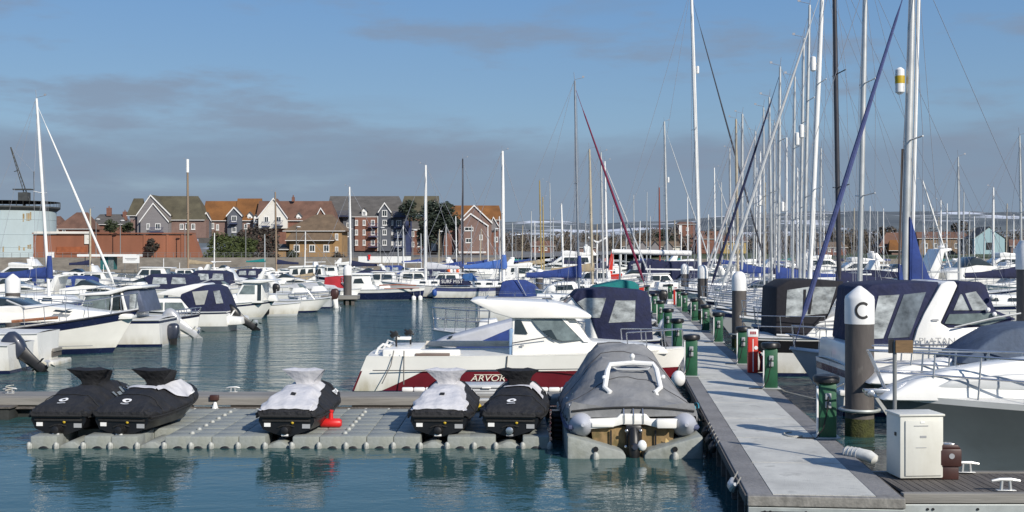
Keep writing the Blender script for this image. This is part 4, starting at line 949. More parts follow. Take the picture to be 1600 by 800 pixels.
def firepoint(label, x, y, hose=True):
    t = thing('fire_point', label, 'fire point', PW(x, y, .5), TH, 'red fire points')
    MB().box((0,0,.47), (.24,.26,.94)).build('post', redg, t, bevel=.02)
    MB().box((0,0,1.04), (.25,.27,.20)).build('head', white, t, bevel=.015)
    mb = MB()
    for k in range(3): mb.box((-.127, .055-.055*k, 1.05), (.008,.042,.075))
    mb.build('red_lettering', M('faded_red', (.35,.05,.06), .6), t, smooth=False)
    MB().box((-.122, 0, .46), (.008,.022,.86)).build('white_line', fluor, t, smooth=False)
    d = MB().rev([(.0,-.005),(.05,-.005),(.05,.005),(.0,.005)], n=14).build('round_sticker', fluor, t); d.matrix_local = Matrix.Translation((-.126,-.075,.66)) @ Matrix.Rotation(R(90),4,'Y')
    if hose:
        for k in range(3): MB().tube([(-.02-.05*k,-.17-.025*k,.55-.05*k),(-.02-.05*k,-.22-.03*k,.3),(-.02-.05*k,-.2-.03*k,.06),(.1,-.17-.03*k,.03)], .03, 6).build('hose', redg if k != 1 else navyf, t)
    return t
firepoint('red fire hose post with white head and line on walkway', xy_of(1179,582)[0], -.86)
firepoint('small distant red post among the far green pedestals', xy_of(1068,476)[0], -.84, False)

# mooring lines lying over the walkway edges
for lab, pts in (('pale mooring line hanging from pedestal by the shade-greyed yacht bow', [PW(13.0,-.9,.6), PW(12.5,-1.2,.42), PW(11.6,-1.75,.36), PW(11.2,-2.3,.75)]),
                 ('thin rope looped on the pale deck near the locker', [PW(5.2+.25*math.cos(a), -.35+.16*math.sin(a), .513) for a in [.5*k for k in range(9)]]),
                 ('dark rope bundle tied along the left walkway edge', [PW(7.0+k*.22, 1.03+.05*math.sin(k*2.1), .45+.06*math.cos(k*1.7)) for k in range(14)])):
    tag(MB().tube(pts, .016, 5).build('mooring_rope', rope if 'dark' not in lab else rubber, None), lab, 'rope')
tag(MB().tube([PW(8.9+.2*math.cos(a)*(1+.2*math.sin(3*a)), 1.06+.03*math.sin(2*a), .42+.16*math.sin(a)) for a in [.45*k for k in range(15)]], .014, 5).build('mooring_rope', M('cyan_rope', (.05,.30,.40), .8, var=.2, scale=20), None), 'bright cyan rope loop tied on the left walkway edge', 'rope')
t = thing('white_fender', 'round white fender hanging between the fishing boat bow and walkway', 'fender', PW(13.2,1.22,.62))
MB().ell((0,0,0), .17, .17, .2, 12, 8).build('ball', white, t); MB().tube([(0,0,.18),(.02,-.1,.35)], .015, 5).build('lanyard', rope, t)
for k, (x, z) in enumerate([(4.6,.3), (5.4,.3), (6.3,.3), (1.1,.34)]):
    t = thing('tyre_fender', ['black edge fender nearest the rigid inflatable stern', 'black edge fender beside the inflatable tube', 'black edge fender farthest along the walkway left edge', 'grey edge bumper at the near left corner of the walkway'][k], 'fender', PW(x, 1.03, z), TH, 'fenders along the left walkway edge')
    MB().tube([(-.2,.02,.12),(-.12,.05,.05),(.12,.05,.05),(.22,.02,.12)], [.03,.06,.06,.03], 8).build('bumper', rubber if k < 3 else alu, t)
    MB().tube([(-.2,0,.12),(-.2,-.05,.22)], .01, 4).tube([(.22,0,.12),(.22,-.05,.22)], .01, 4).build('lashing', rope, t)

# ================================================================ floating dock of plastic cubes
cube_me = MB().box((0,0,0), (.497,.497,.34)).mesh('float_cube', cubem, True, .026, 2)
knob_me = MB().rev([(.075,-.03),(.08,.0),(.07,.035),(.035,.05),(.0,.052)], n=10).mesh('connector_knob', knobm)
lug_me = MB().box((0,.01,-.02), (.10,.06,.10)).rev([(.035,-.09),(.045,.0),(.04,.06),(.02,.08)], (.0,-.02,-.02), 8).mesh('front_lug', knobm, True, .02)
def inst(me, name, parent, loc, rz=0.0, sc_=None):
    o = bpy.data.objects.new(name, me); C.objects.link(o); o.parent = parent; o.location = loc; o.rotation_euler = (0,0,rz)
    if sc_: o.scale = sc_
    return o
DY0 = 22.0
def dock(label, px0, px1, rows=8, slots=(), back=0, dz=0.0, lug0=True):
    x0 = gx(px0, DY0); nC = max(1, round((gx(px1, DY0)-x0)/.5))
    t = thing('floating_dock', label, 'floating dock', (x0, DY0, 0), 0, 'grey plastic cube docks')
    for i in range(nC):
        for j in range(rows):
            if i in slots and j < 2: continue
            if back and j < back and i == 0: continue
            inst(cube_me, 'float_cube', t, (.25+.5*i, .25+.5*j, .055+dz+rnd.uniform(-.006,.006)))
        if not (i in slots) and not (back and i == 0):
            MB().ell((.25+.5*i, -.003, -.03), .11, .012, .075, 12, 6).build('drain_hole', black, t)
        inst(knob_me, 'connector_knob', t, (.5*i, .5*rows-.04, .215+dz), 0, (.45,.45,.4))
    for i in range(nC+1):
        if (i in slots and i-1 in slots): continue
        if lug0 or i > 0: inst(lug_me, 'front_lug', t, (.5*i, -.035, .07+dz), rnd.uniform(-.1,.1))
    for s_ in slots:                                                         # lower slanting blocks that cradle the hull
        MB().prism([(-.24,-.11),(.24,-.11),(.24,-.02),(.05,.10),(-.05,.10),(-.24,.02)], .45).build('cradle_block', cubem, t, bevel=.03).location = (.25+.5*s_, .5, .02+dz)
    return t, x0, nC
SK = []
d1, x1_, n1 = dock('cube dock section holding the pair of black covered jet skis', 47, 288, 8, (1, 4), back=0)
d2, x2_, n2 = dock('cube dock section under the lone white covered jet ski', x1_ and 288.5, 530, 8, (3,), lug0=False)
d3, x3_, n3 = dock('cube dock section under the white jet ski nearest the right', 530.5, 732, 8, (3,), lug0=False)
d4, x4_, n4 = dock('cube dock section under the jet ski beside the inflatable', 732.5, 862, 8, (1,), lug0=False)
def ridge(t, x, n_=7, dz=0.0):
    for k in range(n_):
        inst(knob_me, 'ridge_knob', t, (x, .3+.5*k, .232+dz), 0, (.62,.62,.9))
ridge(d2, .06); ridge(d3, .06)
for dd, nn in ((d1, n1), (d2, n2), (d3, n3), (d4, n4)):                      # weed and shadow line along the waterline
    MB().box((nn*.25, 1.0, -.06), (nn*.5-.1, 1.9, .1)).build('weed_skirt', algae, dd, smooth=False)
mbx = MB()

# ---------------------------------------------------------------- jet skis under covers
SKS = [(-1.50,.50,.36,.44,.40),(-1.42,.56,.33,.52,.42),(-1.05,.60,.32,.66,.34),(-.7,.61,.32,.76,.27),(-.35,.61,.33,.80,.22),(-.05,.60,.34,.78,.20),(.25,.60,.36,.82,.22),(.55,.58,.38,.82,.26),(.9,.50,.42,.76,.26),(1.25,.36,.46,.68,.20),(1.5,.18,.50,.62,.10),(1.62,.05,.53,.58,.03)]
def ski_at(x):
    for a, b_ in zip(SKS, SKS[1:]):
        if a[0] <= x <= b_[0]:
            u = (x-a[0])/(b_[0]-a[0]); return [p+(q-p)*u for p, q in zip(a, b_)]
    return SKS[-1] if x > 0 else SKS[0]
def ski_pt(x, v, off=0.0, sd_=None):
    """v from -1 (left hem) to 1 (right hem) over the cover"""
    _, hw, zl, zt, tw_ = ski_at(x); s_ = 1 if v > 0 else -1; q = abs(v)
    if q < .35: y, z = tw_*q/.35, zt-.015*(q/.35)**2
    elif q < .8: u = (q-.35)/.45; y, z = tw_+(hw-tw_)*u**.85, zt-.015+(zl+.10-zt)*u
    else: u = (q-.8)/.2; y, z = hw+.02*math.sin(u*3.14), zl+.10-.10*u
    if sd_ is not None:
        wv = .014*math.sin(9*x+5*v+sd_)+.012*math.sin(21*x*v+sd_)+.004*math.sin(27*x+14*v+sd_*.7)
        y += wv*(q > .3); z += wv*.5
    return (x, s_*(y+off*(q > .2)), z+off*(q < .85))
def jetski(label, px, Yst, deg, white_=None, hood=None, stick_side=True, zb=.215, deepcolour=None):
    a = R(deg); hood = hood or skim
    st = Vector((gx(px, Yst), Yst, zb)); c = st+Vector((math.cos(a), math.sin(a), 0))*1.35
    t = thing('jet_ski', label, 'jet ski', c, a, 'covered jet skis on the cube dock')
    rs = random.Random(int(px))
    vs = [-1+2*k/40 for k in range(41)]; xs = [-1.5,-1.46,-1.4]+[-1.3+.05*k for k in range(57)]+[1.55,1.6,1.62]
    rings = []
    for x in xs:
        r_ = []
        for v in vs:
            r_.append(ski_pt(x, v, 0.0, px))
        rings.append(r_)
    cov = MB().loft(rings, closed=False)
    n0 = len(rings[0]); cov.f.append(tuple(range(n0))[::-1]); cov.f.append(tuple(range(n0*(len(rings)-1), n0*len(rings))))
    cv = cov.build('cover', skim, t)
    # drooping hem band
    for s_ in (-1, 1): MB().tube([(x, s_*(ski_at(x)[1]+.012), ski_at(x)[2]+.0) for x in xs[2:-1:2]], .022, 6).build('hem', rubber, cv)
    MB().tube([(-1.505, y, .36) for y in (-.48,-.2,.2,.48)], .024, 6).build('hem', rubber, cv)
    for xq in (-.95, .62): MB().tube([ski_pt(xq+.01*math.sin(7*v), v, .012, px) for v in [-1+k/8 for k in range(17)]], .008, 4).build('strap', rubber, cv)
    # hull
    hr = []
    for x, hw, zl, zt, tw_ in [(-1.42,.50,.36,0,0)]+SKS[1:]:
        k = 1 if x < .4 else max(0, 1-(x-.4)/1.3)**1.4
        hr.append([(x,-hw*.93,zl),(x,-hw*.95,zl-.07),(x,-hw*.80*(.35+.65*k),.10+(.36*(1-k))),(x,-.25*k,.03+.38*(1-k)),(x,0,-.05+.48*(1-k)),(x,.25*k,.03+.38*(1-k)),(x,hw*.80*(.35+.65*k),.10+.36*(1-k)),(x,hw*.95,zl-.07),(x,hw*.93,zl)])
    MB().loft(hr).build('hull', skihull, t)
    MB().box((-1.43,0,.27), (.06,.92,.05)).build('rear_bumper', rubber, t, bevel=.015)
    MB().cyl((-1.36,0,.10),(-1.56,0,.10),.10,.075,12).build('jet_nozzle', black, t)
    MB().rev([(.045,-.01),(.07,0),(.045,.01)], n=12).build('nozzle_ring', steel if px > 780 else black, t).matrix_local = Matrix.Translation((-1.57,0,.10)) @ Matrix.Rotation(R(90),4,'Y')
    MB().box((-1.436,.36,.19), (.012,.12,.07)).build('white_sticker', fluor, t, smooth=False)
    MB().box((-1.436,-.38,.17), (.012,.15,.08)).build('grey_sticker', stick, t, smooth=False)
    MB().box((-1.53,0,.015), (.012,.13,.035)).build('plate', fluor if px < 780 else stick, t, smooth=False)
    MB().ell((-1.445,-.12,.235), .02,.03,.03,8,5).build('yellow_cap', yell, t)
    MB().tube([(-1.44,-.16,.16),(-1.455,-.05,.19),(-1.45,.06,.18),(-1.44,.16,.14)], .015, 5).build('hose', rubber, t)
    # flared hood over the handlebars
    rr = []
    for z, x0, x1, hw0, hw1 in ((.72,.0,.50,.20,.24),(.80,-.01,.46,.165,.22),(.88,-.03,.44,.20,.22),(.97,-.08,.42,.29,.26),(1.05,-.14,.38,.40,.30),(1.075,-.15,.36,.43,.29),(1.085,-.11,.30,.37,.24),(1.11,-.02,.22,.20,.14)):
        rr.append([(x0,-hw0,z+.03*(z > 1)),(x0-.02,-hw0*.5,z+.01),(x0-.03,0,z),(x0-.02,hw0*.5,z+.01),(x0,hw0,z+.03*(z > 1)),(x0+.15,hw0*.97,z),((x0+x1)/2,(hw0+hw1)/2*.95,z),(x1,hw1,z-.03),(x1+.05,0,z-.04),(x1,-hw1,z-.03),((x0+x1)/2,-(hw0+hw1)/2*.95,z),(x0+.15,-hw0*.97,z)])
    MB().loft(rr).build('handlebar_hood', hood, t)
    def patch(name, mat, fn, nx=14, nv=10, off=.012):
        MB().loft([[ski_pt(*fn(i/nx, j/nv), off, px) for j in range(nv+1)] for i in range(nx+1)], closed=False).build(name, mat, cv)
    if white_ == 'top': patch('white_panel', skiw, lambda u, q: (-1.47+1.75*u, (q*2-1)*(.64-.25*u+.05*u*u)), 40, 28, .026)
    if white_ == 'band':
        patch('white_panel', skiw, lambda u, q: (-.55+1.35*u, -(.30+.05*math.sin(u*3)+(.10+.85*max(0,u-.2)*(1.12-u)*1.6)*q)), 34, 16, .026)
        patch('white_panel', skiw, lambda u, q: (-.62+.18*q+.05*math.sin(u*3.1), -.36+.75*u), 20, 4, .024)
    if white_ == 'crescent':
        patch('white_panel', skiw, lambda u, q: (-.45+.20*q, -.40+.75*u), 20, 5, .024)
        patch('white_panel', skiw, lambda u, q: (-.30+.62*u, -(.36+.30*q*(1-.3*u))), 18, 10, .024)
    if stick_side:
        patch('side_decal', fluor, lambda u, q: (.42+.42*u, -(.60+.11*q)), 6, 3, .016)
        for k in range(4): patch('decal_mark', stick, lambda u, q, k=k: (.46+.09*k+.05*u, -(.625+.06*q)), 2, 2, .019)
    if white_ == 'top':
        patch('tether_button', rubber, lambda u, q: (-1.02+.10*u, -.02-.05+.10*q), 3, 3, .045)
    else:
        # round white crest with a small word bar below it
        ang = [2*math.pi*k/16 for k in range(16)]
        mk = MB()
        ctr = -1.20; vc = 0.0
        o_ = [ski_pt(ctr+.055*math.sin(q)*1.2, vc+.085*math.cos(q), .018, px) for q in ang]; i_ = [ski_pt(ctr+.024*math.sin(q)*1.2-.008, vc+.036*math.cos(q)-.01, .018, px) for q in ang]
        mk.add(o_+i_, [(k, (k+1) % 16, 16+(k+1) % 16, 16+k) for k in range(16)]).build('crest', fluor, cv)
        patch('word_bar', stick, lambda u, q: (-1.325+.035*u, -.07+.14*q), 2, 4, .016)
    return t
j1 = jetski('all black covered jet ski outermost on the dock', 94, 22.4, 86, None, stick_side=False)
cvj = [c for c in j1.children if c.name.startswith('cover')][0]
for k in range(6):
    MB().loft([[ski_pt(.05+.16*k+.11*u/3, -(.56+.05*math.sin(k*2)+.13*q/3), .018, 94) for q in range(4)] for u in range(4)], closed=False).build('decal_scribble', M('decal_grey_blue', (.17,.20,.22), .6), cvj)
MB().loft([[ski_pt(-.35+.34*u/4, -(.70+.035*q), .018, 94) for q in range(3)] for u in range(5)], closed=False).build('side_decal', fluor, cvj)
jetski('black covered jet ski with white shoulder band, second from the outer end', 193, 22.35, 82, 'band')
jetski('white and black covered jet ski standing alone mid dock', 449, 22.3, 86, 'top', hood=skiw)
jetski('white and black covered jet ski next to another on its right', 686, 22.3, 87, 'top', hood=skiw)
jetski('black covered jet ski with white crescent beside the inflatable', 798, 22.3, 84, 'crescent')

# red chock on the dock
t = thing('red_chock', 'bright red plastic wheel chock on the cube dock', 'chock', (gx(517,23.1), 23.1, .228))
MB().tube([(-.21,0,.09),(-.17,0,.09),(.17,0,.09),(.21,0,.09)], [.06,.09,.09,.06], 12).build('body', redp, t)
MB().cyl((0,0,.15),(0,0,.30), .05, .04, 10).rev([(.04,.29),(.055,.31),(.055,.34),(.01,.35)], n=10).build('neck', redp, t)
# timber finger behind the dock
t = thing('timber_finger', 'long weathered timber finger pontoon behind the cube dock', 'pontoon', (gx(-60,26.2), 26.2, 0), R(-.25))
LF = gx(884,26.2)-gx(-60,26.2)
MB().box((LF/2,.52,.43), (LF,.98,.06)).build('deck', weath, t, smooth=False, bevel=.01)
MB().box((LF/2,-.01,.36), (LF,.1,.17)).build('side_beam', weath, t, smooth=False, bevel=.015)
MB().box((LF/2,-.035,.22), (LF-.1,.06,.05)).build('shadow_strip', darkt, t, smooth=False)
MB().box((LF/2,1.03,.36), (LF,.1,.17)).build('side_beam', weath, t, smooth=False)
for k in range(7): MB().box((LF-1.2-k*2.7,.5,.02), (1.7,.8,.5)).build('float_tank', darkfloat, t, bevel=.04)
t = thing('timber_post', 'black timber post below the outer end of the finger', 'post', (gx(2,26.0), 26.05, 0)); MB().box((0,0,-.1), (.5,.5,.72)).build('post', darkfloat, t, bevel=.02); MB().box((0,0,.27),(.6,.6,.04)).build('cap', darkt, t)
cleat('cleat with a pile of white rope at outer end of finger', (gx(20,26.9), 26.75, .465), .2, roped='heap of white rope on the outer end of the timber finger')
cleat('small cleat on the finger behind the dock, left of mid', (gx(364,27), 27.0, .465), .2)
t = thing('mooring_ring', 'dark iron shackle hanging on the finger beam with white cone', 'shackle', (gx(335,26.1), 26.1, .42)); MB().box((0,0,.03),(.2,.1,.12)).build('bracket', rusty, t, bevel=.02); MB().cyl((.03,-.06,-.06),(.03,-.08,-.26),.03,.09,10).build('white_cone', white, t)
t = thing('dock_box', 'grey ribbed plastic dock box between two jet skis', 'dock box', (gx(757,26.55), 26.62, .46))
MB().box((0,0,.085), (.98,.62,.17)).build('body', gelg, t, bevel=.03)
for k in range(2): MB().box((0,-.316,.05+.06*k), (.9,.014,.02)).build('rib', stick, t, smooth=False)
MB().prism([(-.53,.175),(.53,.175),(.5,.25),(-.5,.25)], .35).build('lid', gelg, t, bevel=.03)
MB().box((.05,-.36,.19), (.2,.02,.03)).build('handle', white, t, bevel=.006)
t = thing('boarding_step', 'grey plank steps below the dock box at the finger edge', 'step', (gx(752,25.85), 25.8, 0))
for k, z in enumerate((.44,.34,.24)): MB().box((0,-.0-.12*k,z), (.95,.13,.05)).build('tread', weath if k else gelg, t, bevel=.01)
MB().box((-.46,-.1,.22), (.05,.34,.36)).build('stringer', gelg, t); MB().box((.46,-.1,.22), (.05,.34,.36)).build('stringer', gelg, t)
t = thing('yellow_buoy', 'small dull yellow float wedged beside a white jet ski', 'float', (gx(741,25.4), 25.4, .225)); MB().ell((0,0,.11),.16,.12,.11,12,8).build('body', yell, t); MB().tube([(.15,0,.11),(.2,0,.12)], .02, 5).build('eye', black, t)
t = thing('dock_bumper', 'dark ribbed bumper roll at the inner end of the cube dock', 'bumper', (gx(868,22.9), 23.1, .2))
for k in range(5): MB().tube([(-.05,.0,-.12+.12*k*.8),(.0,-.09,-.12+.12*k*.8),(.1,-.1,-.12+.12*k*.8),(.14,0,-.12+.12*k*.8)], .05, 6).build('roll', rubber, t)
MB().box((.05,.15,.05),(.22,.25,.6)).build('core', black, t)

# ================================================================ rigid inflatable under a grey cover
RBX, RBY = gx(988, 21.4), 21.3
t = thing('drive_on_float', 'vee shaped grey cube float cradling the inflatable boat', 'floating dock', (RBX, RBY-.25, 0))
for s_ in (-1, 1):
    mb = MB(); poly = [(.16,-.2),(1.20,-.2),(1.20,.40),(1.08,.38),(.22,.13),(.16,.06)]
    mb.v = []; 
    P_ = MB().prism([(s_*x, z) for x, z in poly], .5, .35)
    P_.build('wedge_block', cubem, t, bevel=.04)
    for j in range(4): MB().prism([(s_*x, z) for x, z in poly], .49, 1.36+j).build('wedge_block', cubem, t, bevel=.04)
    inst(lug_me, 'front_lug', t, (s_*.70, -.19, .05), 0, (1.2,1,1.3)); MB().cyl((s_*.70,-.17,.17),(s_*.70,-.19,.17),.05,n=8).build('socket_hole', black, t)
    MB().box((s_*.68,.3,-.12), (1.0,1.0,.22)).build('weed_skirt', algae, t, bevel=.05)
b = thing('rigid_inflatable', 'rigid inflatable boat under a grey cover, stern towards viewer', 'inflatable boat', (RBX, RBY, .06), R(90))
# tubes (local x forward, y left)
tp = [(-.32,.92,.52,.03),(-.22,.92,.52,.11),(-.08,.925,.50,.19),(.1,.93,.49,.245),(.8,.95,.48,.25),(2.2,.95,.50,.25),(3.6,.90,.54,.25),(4.6,.70,.60,.245),(5.3,.38,.66,.24),(5.55,0,.68,.235)]
for s_ in (-1, 1): MB().tube([(x, s_*y, z) for x, y, z, r in tp], [q[3] for q in tp], 18).build('tube', tubem, b)
for s_ in (-1, 1):
    MB().tube([(-.05,s_*1.10,.42),(.12,s_*1.175,.42),(.5,s_*1.19,.42),(2.2,s_*1.20,.44),(3.6,s_*1.15,.48)], .045, 6).build('rubbing_strake', tubeb, b)
    MB().box((.0,s_*1.075,.45), (.26,.18,.075)).build('tube_patch', tubeb, b, bevel=.02)
for s_ in (-1, 1):
    MB().tube([(x, s_*(1.20+.035*math.sin(x*6.5)**2), .60-.07*math.sin(x*6.5)**2) for x in [.2+.12*k for k in range(28)]], .012, 5).build('grab_line', M('dark_rope', (.16,.15,.14), .9), b)
    MB().box((.28, s_*.97, .735), (.07,.07,.02)).build('tube_valve', black, b, bevel=.008)
    for x in (.15,.45,.75,1.1,1.5,1.9,2.3): MB().box((x, s_*1.19, .56), (.05,.02,.05)).build('cover_hook', black, b)
hs = []
for x, k in ((0,1),(1.5,1),(3.2,.95),(4.5,.6),(5.2,.15)): hs.append([(x,-.75*k,.45),(x,-.72*k,.18+(1-k)*.25),(x,-.3*k,.02+(1-k)*.45),(x,0,-.12+(1-k)*.62),(x,.3*k,.02+(1-k)*.45),(x,.72*k,.18+(1-k)*.25),(x,.75*k,.45)])
MB().loft(hs).build('hull', slime, b)
mb = MB(); mb.prism([(-.79,.60),(-.30,.60),(-.23,.68),(-.20,.69),(.20,.69),(.24,.68),(.3,.62),(.79,.60),(.79,.42),(.44,.44),(.20,.50),(-.20,.50),(-.44,.44),(-.79,.42)], .05)
mb.v = [(y-.06, x, z) for x, y, z in mb.v]; mb.build('transom_moulding', gelc, b, bevel=.012)
MB().box((-.16,-.58,.53), (.16,.36,.17)).build('step_pad', gelc, b, bevel=.03); MB().box((-.10,.55,.50), (.1,.4,.09)).build('step_pad', gelc, b, bevel=.02)
MB().box((-.10,.0,.30), (.16,.30,.40)).build('drive_housing', black, b, bevel=.05)
MB().tube([(-.12,0,.42),(-.22,0,.25),(-.28,0,.02),(-.26,0,-.30)], [.09,.11,.10,.05], 10).build('drive_leg', black, b)
MB().tube([(-.20,.0,.14),(-.40,0,.14)], [.10,.05], 10).build('drive_hub', cowld, b)
MB().ell((-.33,-.13,.16), .07,.085,.10, 10, 7).build('white_ball', white, b)
for y, z in ((.0,.36),(.14,.12),(-.12,.40),(.13,.40)): MB().ell((-.20,y,z), .02,.035 if y else .05,.03,8,5).build('steel_fitting', steel, b)
MB().add([(-.09,-.55,.02),(-.09,-.66,.04),(-.09,-.64,.20),(-.09,-.58,.26)], [(0,1,2,3)]).build('yellow_fin', M('pale_yellow_fin', (.62,.45,.2), .6), b)
for y in (-.40, .40): MB().box((-.052,y,.24),(.02,.03,.3)).build('transom_seam', black, b)
for y in (-.17,0,.17): MB().tube([(-.11,y,.52),(-.12,y,.66),(-.02,y,.78)], .018, 6).build('lifting_eye', steel, b)
# cover: a tent drawn tight over the console
def crow(x, ridge, shoulder, ws, wb, zb):
    r_ = []
    for k in range(-8, 9):
        u = k/8; a = abs(u); s_ = 1 if u > 0 else -1
        if a < .3: y, z = ws*a/.3, ridge-(ridge-shoulder)*(a/.3)**3
        elif a < .75: q = (a-.3)/.45; y, z = ws+(wb-.05-ws)*q, shoulder+(zb+.28-shoulder)*q
        else: q = (a-.75)/.25; y, z = wb-.05+.055*math.sin(q*2.4), zb+.28*(1-q)
        wv = .026*math.sin(7*x+9*u)*(a > .1)+.018*math.sin(15*x-8*u)+.012*math.sin(29*x+17*u)
        r_.append((x, s_*y, z+wv))
    return r_
rows_ = [(-.02,.80,.78,.35,1.14,.62),(.02,.83,.80,.36,1.17,.52),(.35,.98,.95,.34,1.19,.46),(.9,1.22,1.19,.42,1.21,.44),(1.5,1.50,1.46,.50,1.22,.44),(2.1,1.74,1.70,.55,1.22,.45),(2.7,1.74,1.70,.53,1.22,.46),(3.4,1.36,1.30,.4,1.16,.50),(4.3,1.0,.98,.22,.98,.56),(5.1,.88,.87,.15,.62,.62),(5.6,.84,.83,.05,.3,.68),(5.8,.78,.78,.02,.06,.72)]
dense = []
for a_, b_ in zip(rows_, rows_[1:]):
    for q in range(8): u = q/8; dense.append(tuple(i+(j-i)*u for i, j in zip(a_, b_)))
dense.append(rows_[-1])
cm = MB().loft([crow(*r_) for r_ in dense], closed=False); cm.f.append(tuple(range(17))[::-1])
cv = cm.build('cover', greyf, b)
for x in (.9, 1.75, 2.6): MB().tube([(p[0], p[1], p[2]+.006) for p in crow(*[r_ for r_ in dense if r_[0] >= x][0])], .008, 4).build('cover_seam', M('seam_dark', (.07,.07,.075), .9), cv)
for s_ in (-1, 1):
    for x in (.55, 1.6, 2.7): MB().box((x, s_*1.1, .76), (.14,.03,.05), rx=s_*R(-35)).build('cover_tab', fluor, cv)
MB().tube([(-.03,y,.80-.06*abs(y)**2) for y in (-1.1,-.7,-.35,0,.35,.7,1.1)], .02, 6).build('hem', rubber, cv)
# white ski arch standing on the stern quarter, through the cover
P_ = lambda px, py, x: (x, -(gx(px, RBY+x)-RBX), gz(py, RBY+x)-.06)
af = MB()
af.tube([P_(950,622,.55), P_(953,612,.52), P_(945,606,.6), P_(949,580,.95), P_(953,570,1.05), P_(988,567,1.1), P_(1020,569,1.05), P_(1026,578,.95), P_(1032,606,.6), P_(1024,612,.52), P_(1027,622,.55)], .05, 8)
af.build('ski_arch', white, b)
MB().tube([P_(958,574,1.06), P_(964,577,1.05), P_(1012,577,1.05), P_(1018,573,1.06)], .018, 6).build('arch_crossbar', gelg, b)
MB().cyl(P_(988,567,1.1), P_(988,562,1.1), .04, n=8).ell(P_(988,557,1.1), .05,.05,.06,8,6).build('nav_light', white, b)
for p, q in ((944,590),(1036,589)): MB().ell(P_(p,q,.8), .045,.045,.045,8,6).build('arch_lamp', white, b)
mb = MB(); pts = [P_(954,607,1.02),P_(972,603,1.0),P_(988,600,.97),P_(1004,604,1.0),P_(1024,609,1.02)]
mb.tube([(x-.06,y,z-.02) for x, y, z in pts], .028, 6).build('cover_pocket', black, cv)  # black tube stands for the shadow under a fold of the cover
# ================================================================ fishing boat behind the dock
WB = [('hull', gelc, (1,0), (0,.54)), ('lower_hull', maroon, (0,.54), (0,.02)), ('antifouling', navy, (0,.02), (0,-.35))]
cabw = (1.12, 880, .22)
h = boat('fishing_boat', 'cream fishing boat with maroon lower hull and white hardtop wheelhouse', 'fishing boat', 572, 1076, 613, (557, 555, 549), 2.75, WB, [
    ('wheelhouse', gelc, 'prism', [(800,558),(800,496),(897,496),(926,537),(1000,541),(1045,547),(1052,558)], cabw, .10, None, .05),
    ('hardtop', gelc, 'prism', [(733,470),(748,467.5),(800,470),(870,474),(905,483),(926,494),(924,499),(800,498),(772,490),(748,478)], 1.16, .0, None, .05),
    ('window', glass, 'panel', [(805,501),(814,501),(825,523),(804,523)], cabw, .10),
    ('side_window', glassl, 'panel', [(830,500),(882,499),(915,533),(880,534),(858,527),(842,514)], cabw, .10),
    ('door_window', glass, 'panel', [(848,518),(862,516),(872,533),(862,529)], (1.135, 880, .22), .10),
    ('windscreen', glass, 'front', [(899.5,499.5),(924,533)], cabw, .10),
    ('window_pillar', gelc, 'panel', [(878,499),(884,499),(922,536),(914,536)], (1.14, 880, .22), .10),
    ('rubbing_line', alud, 'tube', [(582,579),(700,579),(850,577.5),(960,576)], .012, -1.335),
], hk=dict(rub=None, rake=.75, trake=-.55, lo=.80, tw=.92, pw=2.6, n=20, deckz=-.02))
r = h.root; sd = h.side
mb = MB(); rings = []
for k in range(13):
    tt = .005+.175*k/12; zl = .005 if tt < .075 else .005+(.54-.005)*((tt-.075)/.105)
    rings.append([(lambda p: (p[0], p[1]-.008, p[2]))(h.P(tt, .56+(zl-.56)*q/4, -1)) for q in range(5)])
mb.loft(rings, closed=False).build('white_quarter', gelc, r)
def onhull(px, py, off=.012):
    x, z = sd(px, py); t_ = (x+h.L/2)/h.L; p = h.P(t_, z, -1)
    return x, p[1]-off, z
x, y, z = onhull(762, 592)
textmesh('name_lettering', 'ARVOR', .22, M('letter_cream', (.75,.72,.60), .5), r, Matrix.Translation((x, y-.012, z)) @ FACE, shear=.25, xs=1.25, ext=.006)
MB().box((x+.02, y-.004, z+.10), (.75, .008, .015)).build('lettering_line', M('letter_cream', (.75,.72,.60), .5), r, smooth=False)
# far side of the cockpit, coamings and the gear at the stern
a, z1 = sd(655, 547); c_, z2 = sd(800, 544)
MB().box(((a+c_)/2, 1.12, z1-.02), (c_-a, .12, .16)).build('cockpit_liner', M('cockpit_beige', (.70,.64,.54), .6), r, bevel=.02)
a, z1 = sd(648, 557); c_, z2 = sd(702, 556)
MB().box(((a+c_)/2, -1.13, z1+.03), (c_-a, .14, .07)).build('coaming_trim', M('trim_brown', (.16,.12,.10), .6), r, bevel=.015)
a, z1 = sd(596, 553)
MB().box((a+.5, 0, z1), (1.0, 2.3, .22)).build('stern_locker', gelc, r, bevel=.05)
MB().box((a+1.5, -.95, z1+.0), (1.1, .25, .16)).build('side_locker', gelc, r, bevel=.04)
MB().box((sd(808,0)[0]-.14, -1.0, sd(0,537)[1]), (.14,.1,.75)).build('rolled_chart', M('pale_blue_roll', (.25,.38,.55), .6), r, bevel=.03)
for px in (613, 632):
    x, z = sd(px, 540)
    MB().box((x, -.3 if px < 620 else .5, z-.02), (.05,.05,.4)).box((x-.06, -.3 if px < 620 else .5, z+.22), (.22,.08,.12), ry=R(-35)).cyl((x-.17,-.3 if px < 620 else .5,z+.30),(x+.1,-.3 if px < 620 else .5,z+.16),.03).build('rod_holder', black, r, bevel=.01)
x, z = sd(622, 534); MB().box((x, 0, z), (.45,.3,.08)).build('bait_board', gelc, r, bevel=.02)
x, z = sd(594, 541); MB().tube([(x-.35,-.7,z-.6),(x-.12,-.7,z-.1),(x,-.7,z),(x+.15,-.6,z-.05),(x+.15,.6,z-.05),(x,.7,z),(x-.3,.7,z-.5)], .035, 7).build('stern_rail', gelc, r)
